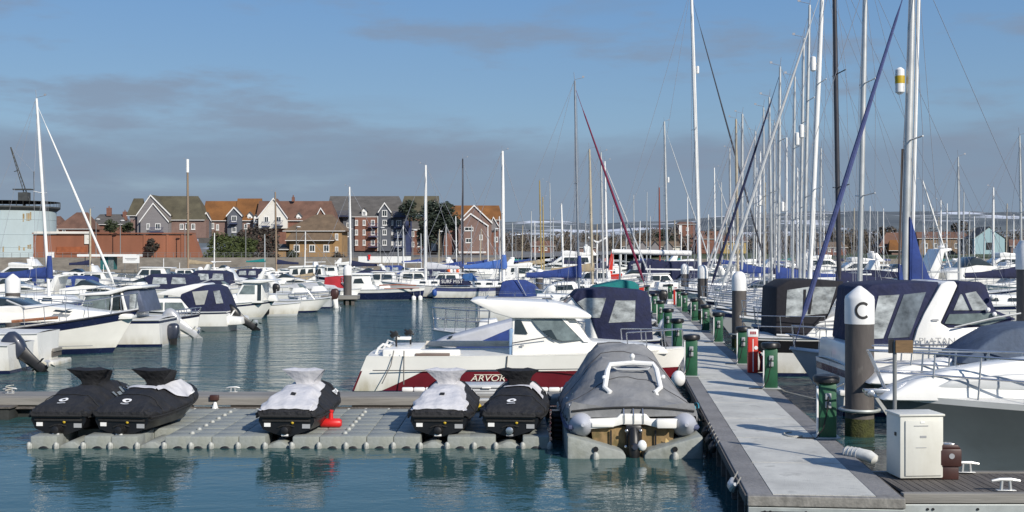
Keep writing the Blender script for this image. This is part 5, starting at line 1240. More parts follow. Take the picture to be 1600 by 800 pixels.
MB().tube([(x+.35,-1.30,z-.12),(x+.28,-1.38,z-.5),(x+.05,-1.42,z-.98)], .014, 5).tube([(x+.62,-1.33,z-.12),(x+.62,-1.40,z-.5),(x+.62,-1.42,z-1.0)], .016, 5).build('stern_line', M('dark_rope', (.16,.15,.14), .9), r)
MB().tube([onhull(793, 556, .03), onhull(790, 590, .03)], .014, 5).build('breast_line', M('dark_rope', (.16,.15,.14), .9), r)
g = rail(r, h, .80, .985, .50, 4, .018, .1, lower=False, tip=.0)
MB().tube([(sd(800,0)[0], -1.19, sd(0,537)[1]), (sd(858,0)[0], -1.19, sd(0,527)[1])], .014, 5).build('grab_line', alud, r)
x, z = sd(816, 541); MB().box((x,-1.14,z), (.1,.02,.05)).build('side_vent', stick, r, bevel=.008)
MB().tube([(sd(760,0)[0], y_, sd(0,466)[1]) for y_ in (-.8,.8)], .02, 5).tube([(sd(865,0)[0], y_, sd(0,466)[1]) for y_ in (-.8,.8)], .02, 5).tube([sd(760,466)[:1]+(-.8,)+sd(760,466)[1:], sd(865,466)[:1]+(-.8,)+sd(865,466)[1:]], .02, 5).build('roof_rack', steel, r)
for px, lab in ((655,'white dock edge strip left of the boat name'), (866,'white jointed dock edge strip between jet ski and inflatable')):
    t = thing('dock_edge_strip', lab, 'bumper strip', (gx(px,27.2), 27.25, .5), R(-.25), 'white edge strips on the timber finger')
    for k in range(3): MB().box((-.27+.27*k,0,0), (.26,.09,.10)).build('segment', white, t, bevel=.03)

# ================================================================ more boats left of the walkway
boat('covered_dayboat', 'small dayboat under a pale grey cover with bright blue skirt', 'motorboat', 838, 668, 583, (545,546,541), 2.1, wbands(gel, navy), [
    ('grey_cover', ltgreyf, 'prism', [(668,541),(690,531),(760,512),(806,500),(838,512),(838,547)], (.92, 740, .22), .12, None, .08),
    ('blue_skirt', bluef, 'prism', [(694,548),(745,537),(800,513),(838,511),(838,549)], 1.02, .03, None, .06),
    ('cover_vent', glass, 'panel', [(700,527),(707,525),(705,529),(699,530)], (.93, 740, .22), .12)])
h = boat('white_dayboat', 'white open boat with raised bow rail seen above the blue skirted cover', 'motorboat', 800, 676, 570, (520,520,517), 2.2, wbands(), [
    ('console', gel, 'prism', [(745,522),(748,503),(775,500),(785,522)], .5), ('windscreen', glassl, 'front', [(745,518),(748,504)], .5)])
rail(h.root, h, .3, .98, .72, 6, .018)
h = boat('cabin_cruiser', 'white cabin cruiser with navy canopy and clear side windows by the walkway', 'cabin cruiser', 1032, 838, 562, (531,532,524), 2.6, wbands(gel, navy, navy, .1), [
    ('cabin', gel, 'prism', [(846,534),(862,503),(876,484),(896,466),(905,466),(940,502),(940,534)], (1.05, 880, .15), .08),
    ('windscreen_frame', alu, 'tube', [(868,482),(897,462)], .03, -.95),
    ('canopy', navyf, 'prism', [(894,464),(903,454),(950,450),(1011,455),(1017,464),(1022,533),(936,533),(924,498),(900,472)], 1.08, .03, None, .06),
    ('canopy_window', vinyl, 'panel', [(902,473),(915,466),(948,466),(938,497),(926,497)], 1.08, .03),
    ('canopy_window', vinyl, 'panel', [(963,470),(994,470),(993,503),(952,505)], 1.08, .03),
    ('windscreen', glass, 'front', [(876,484),(895,467)], 1.0, .05)])
rail(h.root, h, .62, .985, .6, 4, .018)
boat('cabin_cruiser', 'white boat under a bright teal canopy behind the navy canopy', 'cabin cruiser', 1010, 895, 528, (475,476,470), 2.5, wbands(), [
    ('cabin', gel, 'prism', [(905,478),(920,455),(950,452),(950,478)], 1.0, .05),
    ('canopy', tealf, 'prism', [(925,452),(932,447),(975,438),(992,440),(999,446),(1003,478),(940,478)], 1.1, .05, None, .06),
    ('canopy_window', vinyl, 'panel', [(945,458),(990,456),(992,470),(948,470)], 1.1, .05)])
boat('covered_dayboat', 'dayboat hidden under a bright blue tonneau cover behind the hardtop', 'motorboat', 772, 872, 484, (464,464,460), 2.4, wbands(gel, navy), [
    ('cover', bluef, 'prism', [(778,464),(784,441),(800,438),(822,438),(838,447),(852,464)], 1.1, .1, None, .1),
    ('rail', steel, 'tube', [(806,432),(822,462)], .025, -1.2)])
h = boat('motor_cruiser', 'white motorboat with bare bow rails between blue cover and teal canopy', 'motorboat', 925, 836, 490, (458,458,453), 2.6, wbands(), [
    ('cabin', gel, 'prism', [(846,460),(856,448),(875,441),(900,441),(908,460)], 1.05, .1), ('window', glass, 'panel', [(870,446),(894,445),(897,453),(868,454)], 1.05, .1)])
rail(h.root, h, .5, .98, .8, 5, .022)
# small tenders with outboards along the left edge of the walkway
for k, (px, yw, lab, mat) in enumerate([(1036, 548, 'small white tender stern nearest the second left pedestal', gel), (1031, 533, 'small white tender second along the left edge', gel), (1026, 520, 'pale grey tender third along the left edge', gelg), (1020, 506, 'farthest small tender on the left edge', gel)]):
    h = boat('tender', lab, 'tender', px, px-46, yw, (yw-19,yw-19,yw-23), 1.6, wbands(mat, navy, navy if k % 2 else None, .06), group='tenders moored along the walkway left edge')
    outboard(h.root, -h.L/2-.05, 0, .35, .9, [cowlg, white, cowld, black][k], R(-20))

# ================================================================ left hand row
h = boat('motor_yacht', 'big white motorboat with a navy stripe and navy bottom, bow to the right', 'motorboat', -120, 216, 557, (527,511,487), 3.2, wbands(gelc, navy, navy, .30, .20, .02), [
    ('coachroof', gel, 'prism', [(-80,508),(-80,484),(0,479),(62,479),(120,487),(188,494),(188,502)], (1.25, 40, .27), .15, None, .06),
    ('windscreen', glass, 'prism', [(-60,482),(-30,466),(2,469),(30,481)], 1.0, .2),
    ('windscreen_frame', alu, 'tube', [(0,470),(29,482)], .035, -1.05),
    ('window', glass, 'panel', [(76,485),(100,488),(96,491),(72,488)], (1.25, 40, .27), .15),
    ('teak_strip', teak, 'tube', [(14,503),(60,499),(86,497)], .06, -1.35),
    ('boot_line', stick, 'tube', [(-60,545),(60,543),(140,541)], .015, -1.30)],
    hk=dict(rake=1.15, lo=.66, rub=.03))
rail(h.root, h, .50, .985, .62, 6, .016, lower=False)
h = boat('motorboat', 'white motorboat at the left edge with a dark slate outboard tilted up', 'motorboat', 8, -160, 586, (540,536,530), 2.3, wbands(gel, navy), [])
outboard(h.root, -h.L/2-.1, .2, .40, 1.2, cowld, R(50))
h = boat('motorboat', 'white square sterned boat behind the slate outboard with a low bathing platform', 'motorboat', 55, -140, 573, (521,520,514), 2.2, wbands(gel, navy), [
    ('bathing_platform', gel, 'prism', [(78,566),(46,566),(46,576),(78,576)], .8)])
t = thing('finger_end', 'grey timber finger end poking out below the striped motorboat', 'pontoon', (gx(67,39.5), 39.5, 0))
MB().box((-1.5,.3,.42),(3.8,.7,.10)).build('deck', weath, t); MB().box((.3,.3,.30),(.12,.8,.2)).box((.1,-.08,.26),(.5,.06,.1)).build('end_beam', darkt, t); MB().box((-1.2,.3,.0),(2.2,.6,.5)).build('float_tank', darkfloat, t)
for z in (.55,.72): MB().box((0,-.06,z),(.45,.08,.09)).build('rub_board', weath, t, bevel=.01)
h = boat('hardtop_cruiser', 'white cruiser with a flat hardtop and blue grey rear curtain', 'cabin cruiser', 246, 60, 543, (500,499,494), 2.9, wbands(gel, navy, navy, .1), [
    ('cabin', gel, 'prism', [(80,498),(110,488),(125,486),(200,486),(200,500),(80,500)], (1.25, 140, .2), .05),
    ('window', glassl, 'panel', [(122,486),(130,463),(168,460),(166,486)], 1.16, .04), ('window', glass, 'panel', [(171,486),(173,460),(182,459),(182,488)], 1.16, .04),
    ('pillar', gel, 'prism', [(118,489),(127,462),(131,462),(123,489)], 1.15, .04), ('pillar', gel, 'prism', [(167,489),(169,459),(172,459),(172,489)], 1.15, .04), ('pillar', gel, 'prism', [(190,492),(183,458),(187,458),(197,492)], 1.15, .04),
    ('hardtop', gel, 'prism', [(117,463),(122,459),(160,456),(195,447),(219,447),(219,451),(196,453),(168,461)], 1.25, .03),
    ('rear_curtain', M('blue_grey_curtain', (.085,.105,.16), .5, var=.35, scale=3), 'prism', [(187,489),(187,455),(212,452),(223,488)], 1.12, .04),
    ('curtain_window', vinyl, 'panel', [(198,486),(198,460),(207,458),(213,485)], 1.12, .04),
    ('radar_dome', white, 'prism', [(196,447),(198,442),(206,442),(208,447)], .3)])
rail(h.root, h, .5, .985, .6, 5, .018, lower=False)
h = boat('motorboat', 'white moulded motorboat stern with a blue knuckle line and dark outboard', 'motorboat', 250, 150, 542, (506,503,500), 2.2, wbands(gel, gelg, None, bt=.06), [
    ('knuckle_line', navy, 'tube', [(250,516),(230,517),(200,517)], .02, -1.1), ('cockpit_moulding', gel, 'prism', [(196,507),(210,498),(240,499),(246,507)], .8)])
outboard(h.root, -h.L/2-.08, 0, .18, .95, cowld, R(5))
h = boat('motorboat', 'white motorboat with a large silver outboard tilted clear of the water', 'motorboat', 262, 150, 532, (497,496,492), 2.2, wbands(), [])
outboard(h.root, -h.L/2-.1, -.2, .42, 1.3, cowlg, R(56), leg=cowlg)
h = boat('tender', 'small white dinghy hull with wire rails beside the silver outboard', 'tender', 263, 312, 526, (496,495,492), 1.4, wbands(gel, gelg, navy, .06), hk=dict(rake=.15, rub=.03))
rail(h.root, h, .2, .98, .3, 5, .02)
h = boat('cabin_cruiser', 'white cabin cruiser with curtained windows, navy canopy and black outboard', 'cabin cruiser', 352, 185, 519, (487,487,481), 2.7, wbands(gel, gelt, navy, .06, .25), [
    ('cabin', gel, 'prism', [(205,489),(222,470),(240,467),(290,467),(298,489)], (1.1, 215, .1), .06),
    ('window', glassl, 'panel', [(224,474),(252,473),(252,485),(226,486)], (1.1, 215, .1), .06), ('window', glassl, 'panel', [(255,473),(282,473),(288,484),(255,485)], (1.1, 215, .1), .06),
    ('hardtop', gel, 'prism', [(236,461),(262,452),(300,444),(314,443),(318,446),(290,458),(279,465),(262,462)], 1.05, .04),
    ('canopy', navyf, 'prism', [(279,467),(280,460),(316,446),(322,445),(337,450),(345,466),(353,487),(298,489)], 1.12, .05, None, .05),
    ('canopy_window', M('pale_vinyl', (.40,.41,.38), .3, var=.25, scale=3), 'panel', [(298,456),(323,454),(317,476),(304,477)], 1.12, .05), ('canopy_window', vinyl, 'panel', [(331,455),(341,454),(347,474),(336,475)], 1.12, .05),
    ('rear_platform', gel, 'prism', [(345,494),(372,497),(374,508),(345,510)], .9),
    ('canopy_pole', alu, 'tube', [(284,448),(318,435)], .03, -.9), ('grab_rail', alu, 'tube', [(322,473),(347,469)], .02, -1.2)])
outboard(h.root, -h.L/2-.35, .1, .42, 1.25, black, R(58), stripe=fluor)
h = boat('pilothouse_boat', 'white pilothouse boat with a navy line under the gunwale', 'motorboat', 300, 432, 500, (476,474,468), 2.6, wbands(gel, gelg, navy, .10, .1, .12), [
    ('pilothouse', gel, 'prism', [(366,474),(368,459),(377,442),(407,441),(408,474)], 1.0, .08),
    ('window', glassl, 'panel', [(371,460),(379,446),(396,446),(396,460)], 1.0, .08), ('door', glass, 'panel', [(400,445),(406,445),(406,470),(400,470)], 1.0, .08),
    ('roof', gel, 'prism', [(372,442),(378,438),(424,437),(428,439),(405,443)], 1.1, 0),
    ('console', gel, 'prism', [(412,472),(415,462),(424,462),(428,472)], .4), ('foredeck', gel, 'prism', [(316,476),(330,462),(366,460),(372,476)], 1.0, .05)], hk=dict(rake=1.1))
h = boat('open_boat', 'white open boat with a dark fender, tucked under the pilothouse boat bow', 'motorboat', 380, 470, 494, (477,476,473), 2.0, wbands(gel, gelg), [('seat', gel, 'prism', [(405,477),(408,470),(420,470),(424,477)], .5)])
fender(h.root, (-.2, -1.12, .45), .16, .7, black); 
h = boat('open_boat', 'white sharp bowed open boat left of the timber staging', 'motorboat', 425, 518, 489, (469,469,465), 2.1, wbands(gel, navy, None, bt=.12), [('console', gel, 'prism', [(461,470),(464,463),(474,463),(478,470)], .5), ('windscreen', glassl, 'front', [(478,470),(474,464)], .5), ('frame_rail', alu, 'tube', [(478,452),(490,468)], .03, -.8)], hk=dict(rake=1.3))
rail(h.root, h, .3, .95, .4, 4, .02)
h = boat('open_boat', 'small boat with a white outboard leg against the timber staging', 'motorboat', 515, 450, 482, (466,466,463), 1.9, wbands(gelg, navy))
outboard(h.root, -h.L/2-.1, 0, .5, 1.1, rusty, R(10), leg=white)
t = thing('timber_staging', 'dark timber staging at the foot of the capped pile', 'staging', (gx(532,85), 85.0, 0))
MB().box((0,0,.55),(2.6,1.4,.25)).build('deck', weath, t); 
for x in (-.3,.55,.95): MB().box((x,-.4,-.1),(.22,.22,1.1)).build('leg', darkt, t)
t = thing('float_walkway', 'long low grey pontoon behind the left row of boats', 'pontoon', (gx(440,92), 92, 0)); MB().box((0,0,.4),(12,1.4,.14)).build('deck', gelg, t); MB().box((0,0,.1),(11.5,1.2,.45)).build('float_tank', darkfloat, t)

# ================================================================ middle row
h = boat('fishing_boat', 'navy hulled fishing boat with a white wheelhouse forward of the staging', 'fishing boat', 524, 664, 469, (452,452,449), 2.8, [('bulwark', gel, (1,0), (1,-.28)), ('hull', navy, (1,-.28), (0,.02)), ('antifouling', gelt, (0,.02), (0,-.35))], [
    ('wheelhouse', gel, 'prism', [(546,454),(549,430),(576,429),(581,446),(589,454)], 1.1, .06), ('window', glass, 'panel', [(551,443),(553,436),(564,435),(568,443)], 1.1, .06), ('windscreen', glassl, 'front', [(576,431),(581,445)], 1.0, .05),
    ('roof', gel, 'prism', [(545,430),(548,427),(577,427),(580,430)], 1.2), ('casing', gel, 'prism', [(589,453),(592,446),(606,446),(608,453)], .6), ('red_rail', M('rust_rail', (.33,.10,.05), .6), 'tube', [(592,446),(620,445),(650,446)], .05, -1.2), ('red_rail', M('rust_rail', (.33,.10,.05), .6), 'tube', [(600,451),(655,450)], .04, -1.25)], hk=dict(rake=.3, trake=-.2, tw=.8, pw=3))
for q in (.88, .95): fender(h.root, (h.L*(q-.5), -1.2*(1-q)*4-.2, .05), .18, .5)
h = yacht('white yacht with blue stripe and the name cloth SURF MIST at its cockpit', 787, 785, 236, 97.5, 1, 8.8, .30, aluw, gel, blues, M('sky_blue_canvas', (.06,.14,.42), .85, var=.2, scale=3), navy, None, True, 1, .38, 0, 1.05, mastt=.63, rig=.02, hood=M('mid_blue_canvas', (.03,.11,.30), .85, var=.25, scale=3), boomdz=.1, boot_=True, ck=1.0)
x0 = -h.L/2
cl = MB().box((x0+1.35, -1.12, 1.42), (2.0, .03, .46)).build('name_cloth', navyf, h.root)
textmesh('name_lettering', 'SURF MIST', .40, fluor, cl, Matrix.Translation((x0+1.35, -1.15, 1.41)) @ FACE, xs=.95)
mb = MB(); rr = []
for k in range(9):
    tt = .56+.40*k/8; rr.append([(h.P(tt, h.sheer(tt)+.02, -1)[0], h.P(tt, z, -1)[1]-.03, z) for z in (h.sheer(tt)+.03, .55, .12)])
mb.loft(rr, closed=False).build('bow_cover', navyf, h.root)
MB().prism([(x0+.3,1.1),(x0+.5,1.5),(x0+2.6,1.45),(x0+3.1,1.1)], .95).build('cockpit_coaming', navyf, h.root, bevel=.05)
fender(h.root, (x0-.1, -.9, .5), .2, .5, M('blue_fender', (.02,.08,.32), .5))
for k in range(3): MB().box((.9+.55*k, -.75, 1.75), (.12,.05,.9)).build('boat_hook_rack', white, h.root)
t = thing('white_notice', 'row of white notice boards beyond the name yacht', 'sign', (gx(795,110), 110, 0)); 
for k in range(3): MB().box((-.7+.7*k,0,1.9),(.35,.06,1.1)).build('board', fluor, t)
MB().box((0,.1,1.2),(2.4,.1,.1)).cyl((-.9,.1,0),(-.9,.1,2.4),.05).cyl((.9,.1,0),(.9,.1,2.4),.05).build('frame', lampm, t)
boat('covered_boat', 'boat wrapped in a bright red canvas cover', 'motorboat', 500, 545, 462, (452,452,449), 2.4, wbands(redf, navy), [('cover', redf, 'prism', [(505,453),(507,433),(537,431),(540,453)], 1.15, .05, None, .08)])
h = boat('work_boat', 'navy hulled work boat with a white multi windowed wheelhouse', 'work boat', 434, 524, 449, (437,438,433), 3.4, [('bulwark', gel, (1,0), (1,-.25)), ('hull', navy, (1,-.25), (0,.0)), ('antifouling', navy, (0,.0), (0,-.4))], [
    ('wheelhouse', gel, 'prism', [(448,439),(452,419),(500,416),(506,438)], 1.3, .04)]+[('window', glass, 'panel', [(455+12*k,429),(457+12*k,421),(464+12*k,420),(465+12*k,429)], 1.3, .04) for k in range(4)]+[('radome', white, 'prism', [(485,416),(486,409),(492,409),(493,416)], .5), ('roof', gel, 'prism', [(448,419),(452,416),(502,414),(504,417)], 1.4)])
boat('covered_boat', 'low boat under a long tan canvas cover', 'motorboat', 400, 500, 449, (440,441,437), 2.6, wbands(tanf, tanf), [('cover', tanf, 'prism', [(402,442),(430,436),(488,426),(492,430),(470,442)], 1.1, .05, None, .08), ('white_trim', fluor, 'tube', [(404,444),(430,443)], .1, -1.3)])
boat('covered_boat', 'tan canvas covered boat in front of the brown scrub bank', 'motorboat', 322, 412, 438, (432,432,430), 3, wbands(tanf, tanf), [('cover', tanf, 'prism', [(325,433),(350,424),(402,420),(405,433)], 1.2, .05, None, .1)])

# ---------------------------------------------------------------- generic cruisers filling the far berths
def cruiser(label, px, yw, L, d, style, canvas=navyf, hm=gel, stripe=None, yaw=0.0, ht=1.0, group=None, boot=navy, name=None):
    Y = depth(yw); B = L*.34; k = L/8.5*ht
    t = thing(name or {'fly':'flybridge_cruiser','pilot':'pilothouse_boat','sport':'sports_cruiser','canopy':'canopy_boat','open':'open_boat','dinghy':'covered_dinghy'}[style], label, 'motorboat', (gx(px, Y), Y, 0), (0 if d > 0 else math.pi)+R(yaw), group)
    s_ = .95*k
    h = hull(t, L, B, (s_, s_*1.02, s_*1.35), wbands(hm, boot, stripe, .14*k), n=9, rake=.14*L, trake=-.03*L, rub=True)
    W = lambda x, z: max(.15, B*.40-.22*max(0, x-.05*L)-.12*(z-s_))
    def P(nm, m, pts, w=W, bv=.05): MB().prism([(x*L, s_+z*k) for x, z in pts], w).build(nm, m, t, bevel=bv)
    def Wd(m, pts, nm='window'):
        for q in (-1, 1): MB().panel([(x*L, s_+z*k) for x, z in pts], W, q, .02, .015).build(nm, m, t)
    def front(xa, za, xb, zb, m=glass):
        a, b_ = W(xa*L, s_+za*k)*.86, W(xb*L, s_+zb*k)*.86; e = .025
        MB().add([(xa*L+e,-a,s_+za*k+e),(xb*L+e,-b_,s_+zb*k+e),(xb*L+e,b_,s_+zb*k+e),(xa*L+e,a,s_+za*k+e)], [(0,1,2,3)]).build('windscreen', m, t)
    if style in ('sport', 'canopy', 'fly'):
        P('cabin', hm if hm is gelc else gel, [(-.22,-.05),(-.22,.35),(-.02,.62),(.10,.58),(.24,.30),(.40,.14),(.42,-.05)])
        Wd(glass, [(.02,.30),(.10,.36),(.20,.28),(.24,.16),(.02,.18)])
        P('windscreen_hood', glass, [(-.10,.5),(-.04,.98),(-.01,1.0),(.12,.52)], lambda x, z: W(x, z)*.9)
    if style == 'sport':
        P('radar_arch', gel, [(-.36,.0),(-.26,1.35),(-.18,1.38),(-.18,1.28),(-.23,1.2),(-.28,.0)])
        MB().ell((-.21*L,0,s_+1.45*k), .28,.28,.12).build('radome', white, t)
    if style == 'canopy':
        P('canopy', canvas, [(-.42,.0),(-.40,1.05),(-.34,1.25),(-.08,1.3),(-.02,1.0),(-.06,.4),(-.06,.0)], lambda x, z: W(x, z)*1.02)
        for q in (-1, 1):
            for a in (-.36, -.21): MB().panel([(a*L,s_+.45*k),(a*L+.01*L,s_+.98*k),((a+.11)*L,s_+1.02*k),((a+.12)*L,s_+.45*k)], lambda x, z: W(x, z)*1.02, q, .02, .015).build('canopy_window', vinyl, t)
    if style == 'fly':
        P('saloon', gel, [(-.30,.0),(-.28,1.15),(.02,1.18),(.14,.5),(.14,.0)]); Wd(glass, [(-.25,.55),(-.24,1.0),(.0,1.0),(.08,.58)])
        P('flybridge', gel, [(-.34,1.16),(-.35,1.26),(-.02,1.62),(.03,1.55),(.03,1.2)], lambda x, z: W(x, z)*.98)
        P('radar_arch', gel, [(-.34,1.2),(-.26,2.0),(-.20,2.0),(-.22,1.2)], lambda x, z: W(x, z)*.9)
        front(.02, 1.1, .13, .56); MB().ell((-.23*L,0,s_+2.08*k), .3,.3,.13).build('radome', white, t)
    if style == 'pilot':
        P('wheelhouse', gel, [(-.16,-.05),(-.14,1.35),(.12,1.38),(.19,.55),(.22,.4),(.36,.25),(.40,-.05)])
        Wd(glass, [(-.11,.72),(-.10,1.18),(.01,1.2),(.01,.72)]); Wd(glass, [(.03,.72),(.03,1.2),(.11,1.2),(.15,.72)]); front(.125, 1.25, .18, .66)
        P('roof', gel, [(-.22,1.36),(-.21,1.44),(.13,1.48),(.15,1.4)], lambda x, z: W(0, z)*1.05)
        MB().tube([(-.1*L,0,s_+1.4*k),(-.1*L,0,s_+2.3*k)], .03, 5).build('aerial_post', white, t)
    if style == 'open':
        P('console', gel, [(-.10,-.05),(-.08,.55),(.04,.62),(.10,-.05)], lambda x, z: .4); P('windscreen', glassl, [(.0,.6),(-.03,.95),(.0,.95),(.06,.58)], lambda x, z: .36, .01)
        outboard(t, -L/2-.1, 0, .55, 1.1, black if d > 0 else cowlg, R(12))
    if style == 'dinghy':
        P('cover', canvas, [(-.48,-.02),(-.42,.35),(-.05,.62),(.15,.55),(.46,.05)], lambda x, z: max(.1, B*.47-.3*max(0, x)-.4*(z-s_)), .08)
    if Y < 130:
        for q in (-.22, .12):
            tt = .5+q+rnd.uniform(-.05,.05)
            for e_ in (-1, 1): fender(t, (h.P(tt,s_,1)[0], e_*(h.plan(tt)+.10), s_*.55), .10, .45, [white, gelg, navyf][rnd.randrange(3)])
    if style in ('sport','fly','pilot','canopy') and Y < 260: rail(t, h, .62, .985, .55*k, 4, max(.015, Y*.00022), lower=False)
    return t
for a in [
 ('white sports cruiser tucked below the blue sail cover at far left', 18, 474, 8, 1, 'sport'), ('white canopy boat between the left capped pile and hardtop cruiser', 88, 470, 7.5, -1, 'canopy', bluef),
 ('low white motorboat in front of the pale storage tank quay', 40, 452, 7, 1, 'open'), ('white dayboat under the left leaning mast', 105, 455, 7, 1, 'sport'), ('white boat with a tan wheelhouse near the teal shelter pillar', 150, 458, 7, -1, 'pilot'),
 ('white pilothouse boat directly under the white sign board', 242, 456, 8.5, -1, 'pilot'), ('boat with a big dark navy canopy right of the hardtop cruiser', 228, 468, 10, -1, 'canopy', navyf, gel, None, 0, .78),
 ('navy canopied boat beyond the curtained cabin cruiser', 300, 462, 8.5, -1, 'canopy', navyf), ('white cruiser at the quay below the ivy bank', 352, 436, 9, 1, 'sport'), ('white pilothouse boat left of the tan covered boat', 290, 446, 7, 1, 'pilot'),
 ('grey decked dayboat behind the pilothouse boat roof', 362, 452, 7, 1, 'dinghy', ltgreyf), ('white low cruiser right of the pilothouse boat roof', 392, 462, 7, -1, 'sport'), ('white speedboat with wire frame before the tan cover', 470, 474, 6.5, 1, 'open'),
 ('white pilothouse boat behind the red canvas cover', 515, 440, 7.5, -1, 'pilot'), ('tiny white cruiser at the quay beneath the red notice', 548, 430, 8, 1, 'fly'), ('navy canopied cruiser behind the fishing boat wheelhouse', 610, 456, 8, 1, 'canopy', navyf, gel, navy),
 ('pale green tinted wheelhouse boat behind the fishing boat deck', 600, 462, 7.5, -1, 'pilot', navyf, gelg), ('white pilothouse boat right of the fishing boat', 645, 460, 7.5, 1, 'pilot'), ('grey inflatable like dinghy between fishing boat and name yacht', 668, 464, 3.2, -1, 'dinghy', ltgreyf, gelg),
 ('white flybridge cruiser just behind the grey dinghy', 672, 448, 9, -1, 'fly'), ('white cruiser with orange lifebuoy near the grey mast', 700, 450, 8, 1, 'canopy', navyf), ('white sports cruiser behind the blue boom cover', 748, 441, 10, -1, 'sport'),
 ('white motor cruiser under the pale quay awning', 722, 436, 8, 1, 'pilot'), ('blue covered dinghy on the quay left of blue boom', 728, 444, 6, 1, 'dinghy', bluef), ('white flybridge cruiser right of the name yacht mast', 828, 446, 9, 1, 'fly'),
 ('rounded grey covered dinghy beside the plain capped pile', 848, 442, 6, -1, 'dinghy', ltgreyf), ('large white flybridge motor yacht with raked radar arch', 882, 436, 14, -1, 'fly'), ('white cruiser beyond the red striped yacht', 912, 442, 8, 1, 'sport'),
 ('white sports cruiser under the rolled white boom', 968, 437, 10, 1, 'sport'), ('small white cruiser behind the teal canopy', 948, 448, 8, -1, 'pilot'), ('navy canopied boat at the end of walkway, left of the far piles', 1030, 446, 9, 1, 'canopy', navyf, gel, navy, 0, 1.25),
 ('white boat with twin square windows at the far walkway end', 1028, 462, 7, 1, 'pilot'), ('white cruiser between the third and second piles', 1125, 446, 9, -1, 'sport'), ('white canopy boat left of the second pile', 1128, 466, 7.5, -1, 'open'),
 ('white flybridge cruiser behind the second pile', 1176, 438, 10, 1, 'fly'), ('blue covered boat among the far right masts', 1190, 446, 8, 1, 'dinghy', bluef), ('white low motorboat right of the second pile', 1200, 470, 7.5, -1, 'sport'),
 ('white flybridge cruiser left of the dark mast', 1292, 436, 12, 1, 'fly'), ('white pilothouse boat between the dark mast and tall white mast', 1378, 438, 8, -1, 'pilot'), ('navy covered boat with white gunwale behind the navy canopy', 1352, 452, 11, -1, 'dinghy', navyf),
 ('large white sports cruiser with a swept radar arch, right of blue sail', 1520, 468, 12, 1, 'sport', navyf, gel, None, 0, 1.25), ('white flybridge cruiser in front of the pale blue boathouse', 1560, 438, 13, -1, 'fly'), ('white sports cruiser behind the swept radar arch', 1480, 440, 11, -1, 'sport'),
 ('white fishing boat with deck gear near the right edge', 1565, 458, 9, -1, 'pilot', navyf, gel, navy), ('blue hulled sports cruiser at far right beyond deck gear boat', 1602, 446, 10, 1, 'sport', navyf, navy),
 ('white canopy cruiser hiding behind the striped motorboat bow', 140, 478, 8, 1, 'sport'), ('small white dayboat beside the left capped pile', 52, 462, 6.5, -1, 'canopy', bluef),
 ('white flybridge cruiser below the storage tank', 22, 446, 9, -1, 'fly'), ('white sports cruiser just right of the blue sail cover at left', 120, 445, 8.5, -1, 'sport'), ('grey covered dinghy under the shelter roof', 180, 448, 6, 1, 'dinghy', ltgreyf),
 ('white speedboat on the quay side of the navy canopied boat', 268, 448, 7.5, 1, 'sport'), ('white cruiser touching the small white topped quay pile', 330, 452, 8, -1, 'sport'), ('small open white boat behind the pilothouse roof', 350, 464, 6, 1, 'open'),
 ('white canopy boat between the tan covers', 412, 446, 7.5, 1, 'canopy', navyf), ('white low cruiser left of the red canvas boat', 448, 458, 8, 1, 'sport'), ('grey covered dinghy in front of the navy work boat', 478, 462, 6, -1, 'dinghy', ltgreyf, gelg),
 ('white open boat second behind the timber staging', 500, 470, 6.5, 1, 'open'), ('white cruiser under the left hoarding panel', 575, 440, 8, -1, 'sport'), ('white cruiser with blue canopy under the right hoarding panel', 632, 438, 8, 1, 'canopy', bluef),
 ('white pilothouse boat behind the name cloth', 700, 460, 7, -1, 'pilot'), ('white sports cruiser right of the name yacht bow cover', 812, 452, 9, 1, 'sport'), ('white speedboat ahead of the plain capped pile', 862, 458, 8, 1, 'sport'),
 ('white pilothouse boat between tan mast and pair of masts', 932, 462, 8, -1, 'pilot'), ('white open boat left of the teal canopy', 900, 470, 7, -1, 'open'), ('white cruiser behind the maroon sail foot', 990, 452, 9, 1, 'sport'),
 ('white sports cruiser far right of the farthest capped pile', 1090, 452, 9, -1, 'sport'), ('white flybridge cruiser between the farthest and third piles', 1080, 438, 10, 1, 'fly'), ('white low cruiser below the tallest far yacht', 1108, 458, 8.5, 1, 'sport'),
 ('white boat with grey cover two berths past the second pile', 1142, 478, 8, -1, 'dinghy', ltgreyf), ('white sports cruiser bow nearest behind the second pile', 1186, 492, 9, -1, 'sport'), ('white open boat with outboard at the third pile', 1120, 486, 6.5, 1, 'open'),
 ('white cruiser behind the black cockpit tent', 1268, 462, 10, 1, 'sport'), ('white flybridge cruiser behind the tent right edge', 1330, 444, 11, -1, 'fly'), ('white sports cruiser right of the tall pale mast', 1402, 446, 11, 1, 'sport'),
 ('white motor cruiser at the foot of the slanting spar', 1456, 452, 11, -1, 'sport'), ('white cruiser below the pale blue boathouse gable', 1530, 450, 11, 1, 'sport'), ('white pilothouse boat at the right border', 1612, 470, 9, -1, 'pilot'),
 ('white cruiser just left of the blue furled sail foot', 1236, 452, 9, 1, 'fly'), ('white sports boat right of the pale blue boathouse', 1604, 434, 12, -1, 'fly')]:
    cruiser(*a)
t = thing('lifebuoy', 'orange lifebuoy on a post amid the far boats', 'lifebuoy', (gx(708,128), 128, 0)); MB().tube([(.5*math.cos(a), 0, 1.9+.5*math.sin(a)) for a in [2*math.pi*k/14 for k in range(15)]], .2, 6).build('ring', orange, t); MB().cyl((0,.2,0),(0,.2,2.6),.06).build('post', lampm, t)
t = thing('red_dinghy_sail', 'red hull cover and striped flags of a distant yacht left of walkway', 'covered boat', (gx(915,120), 120, 0))
hull(t, 7.5, 2.4, (1.5,1.5,1.7), wbands(redg, navy), n=9)
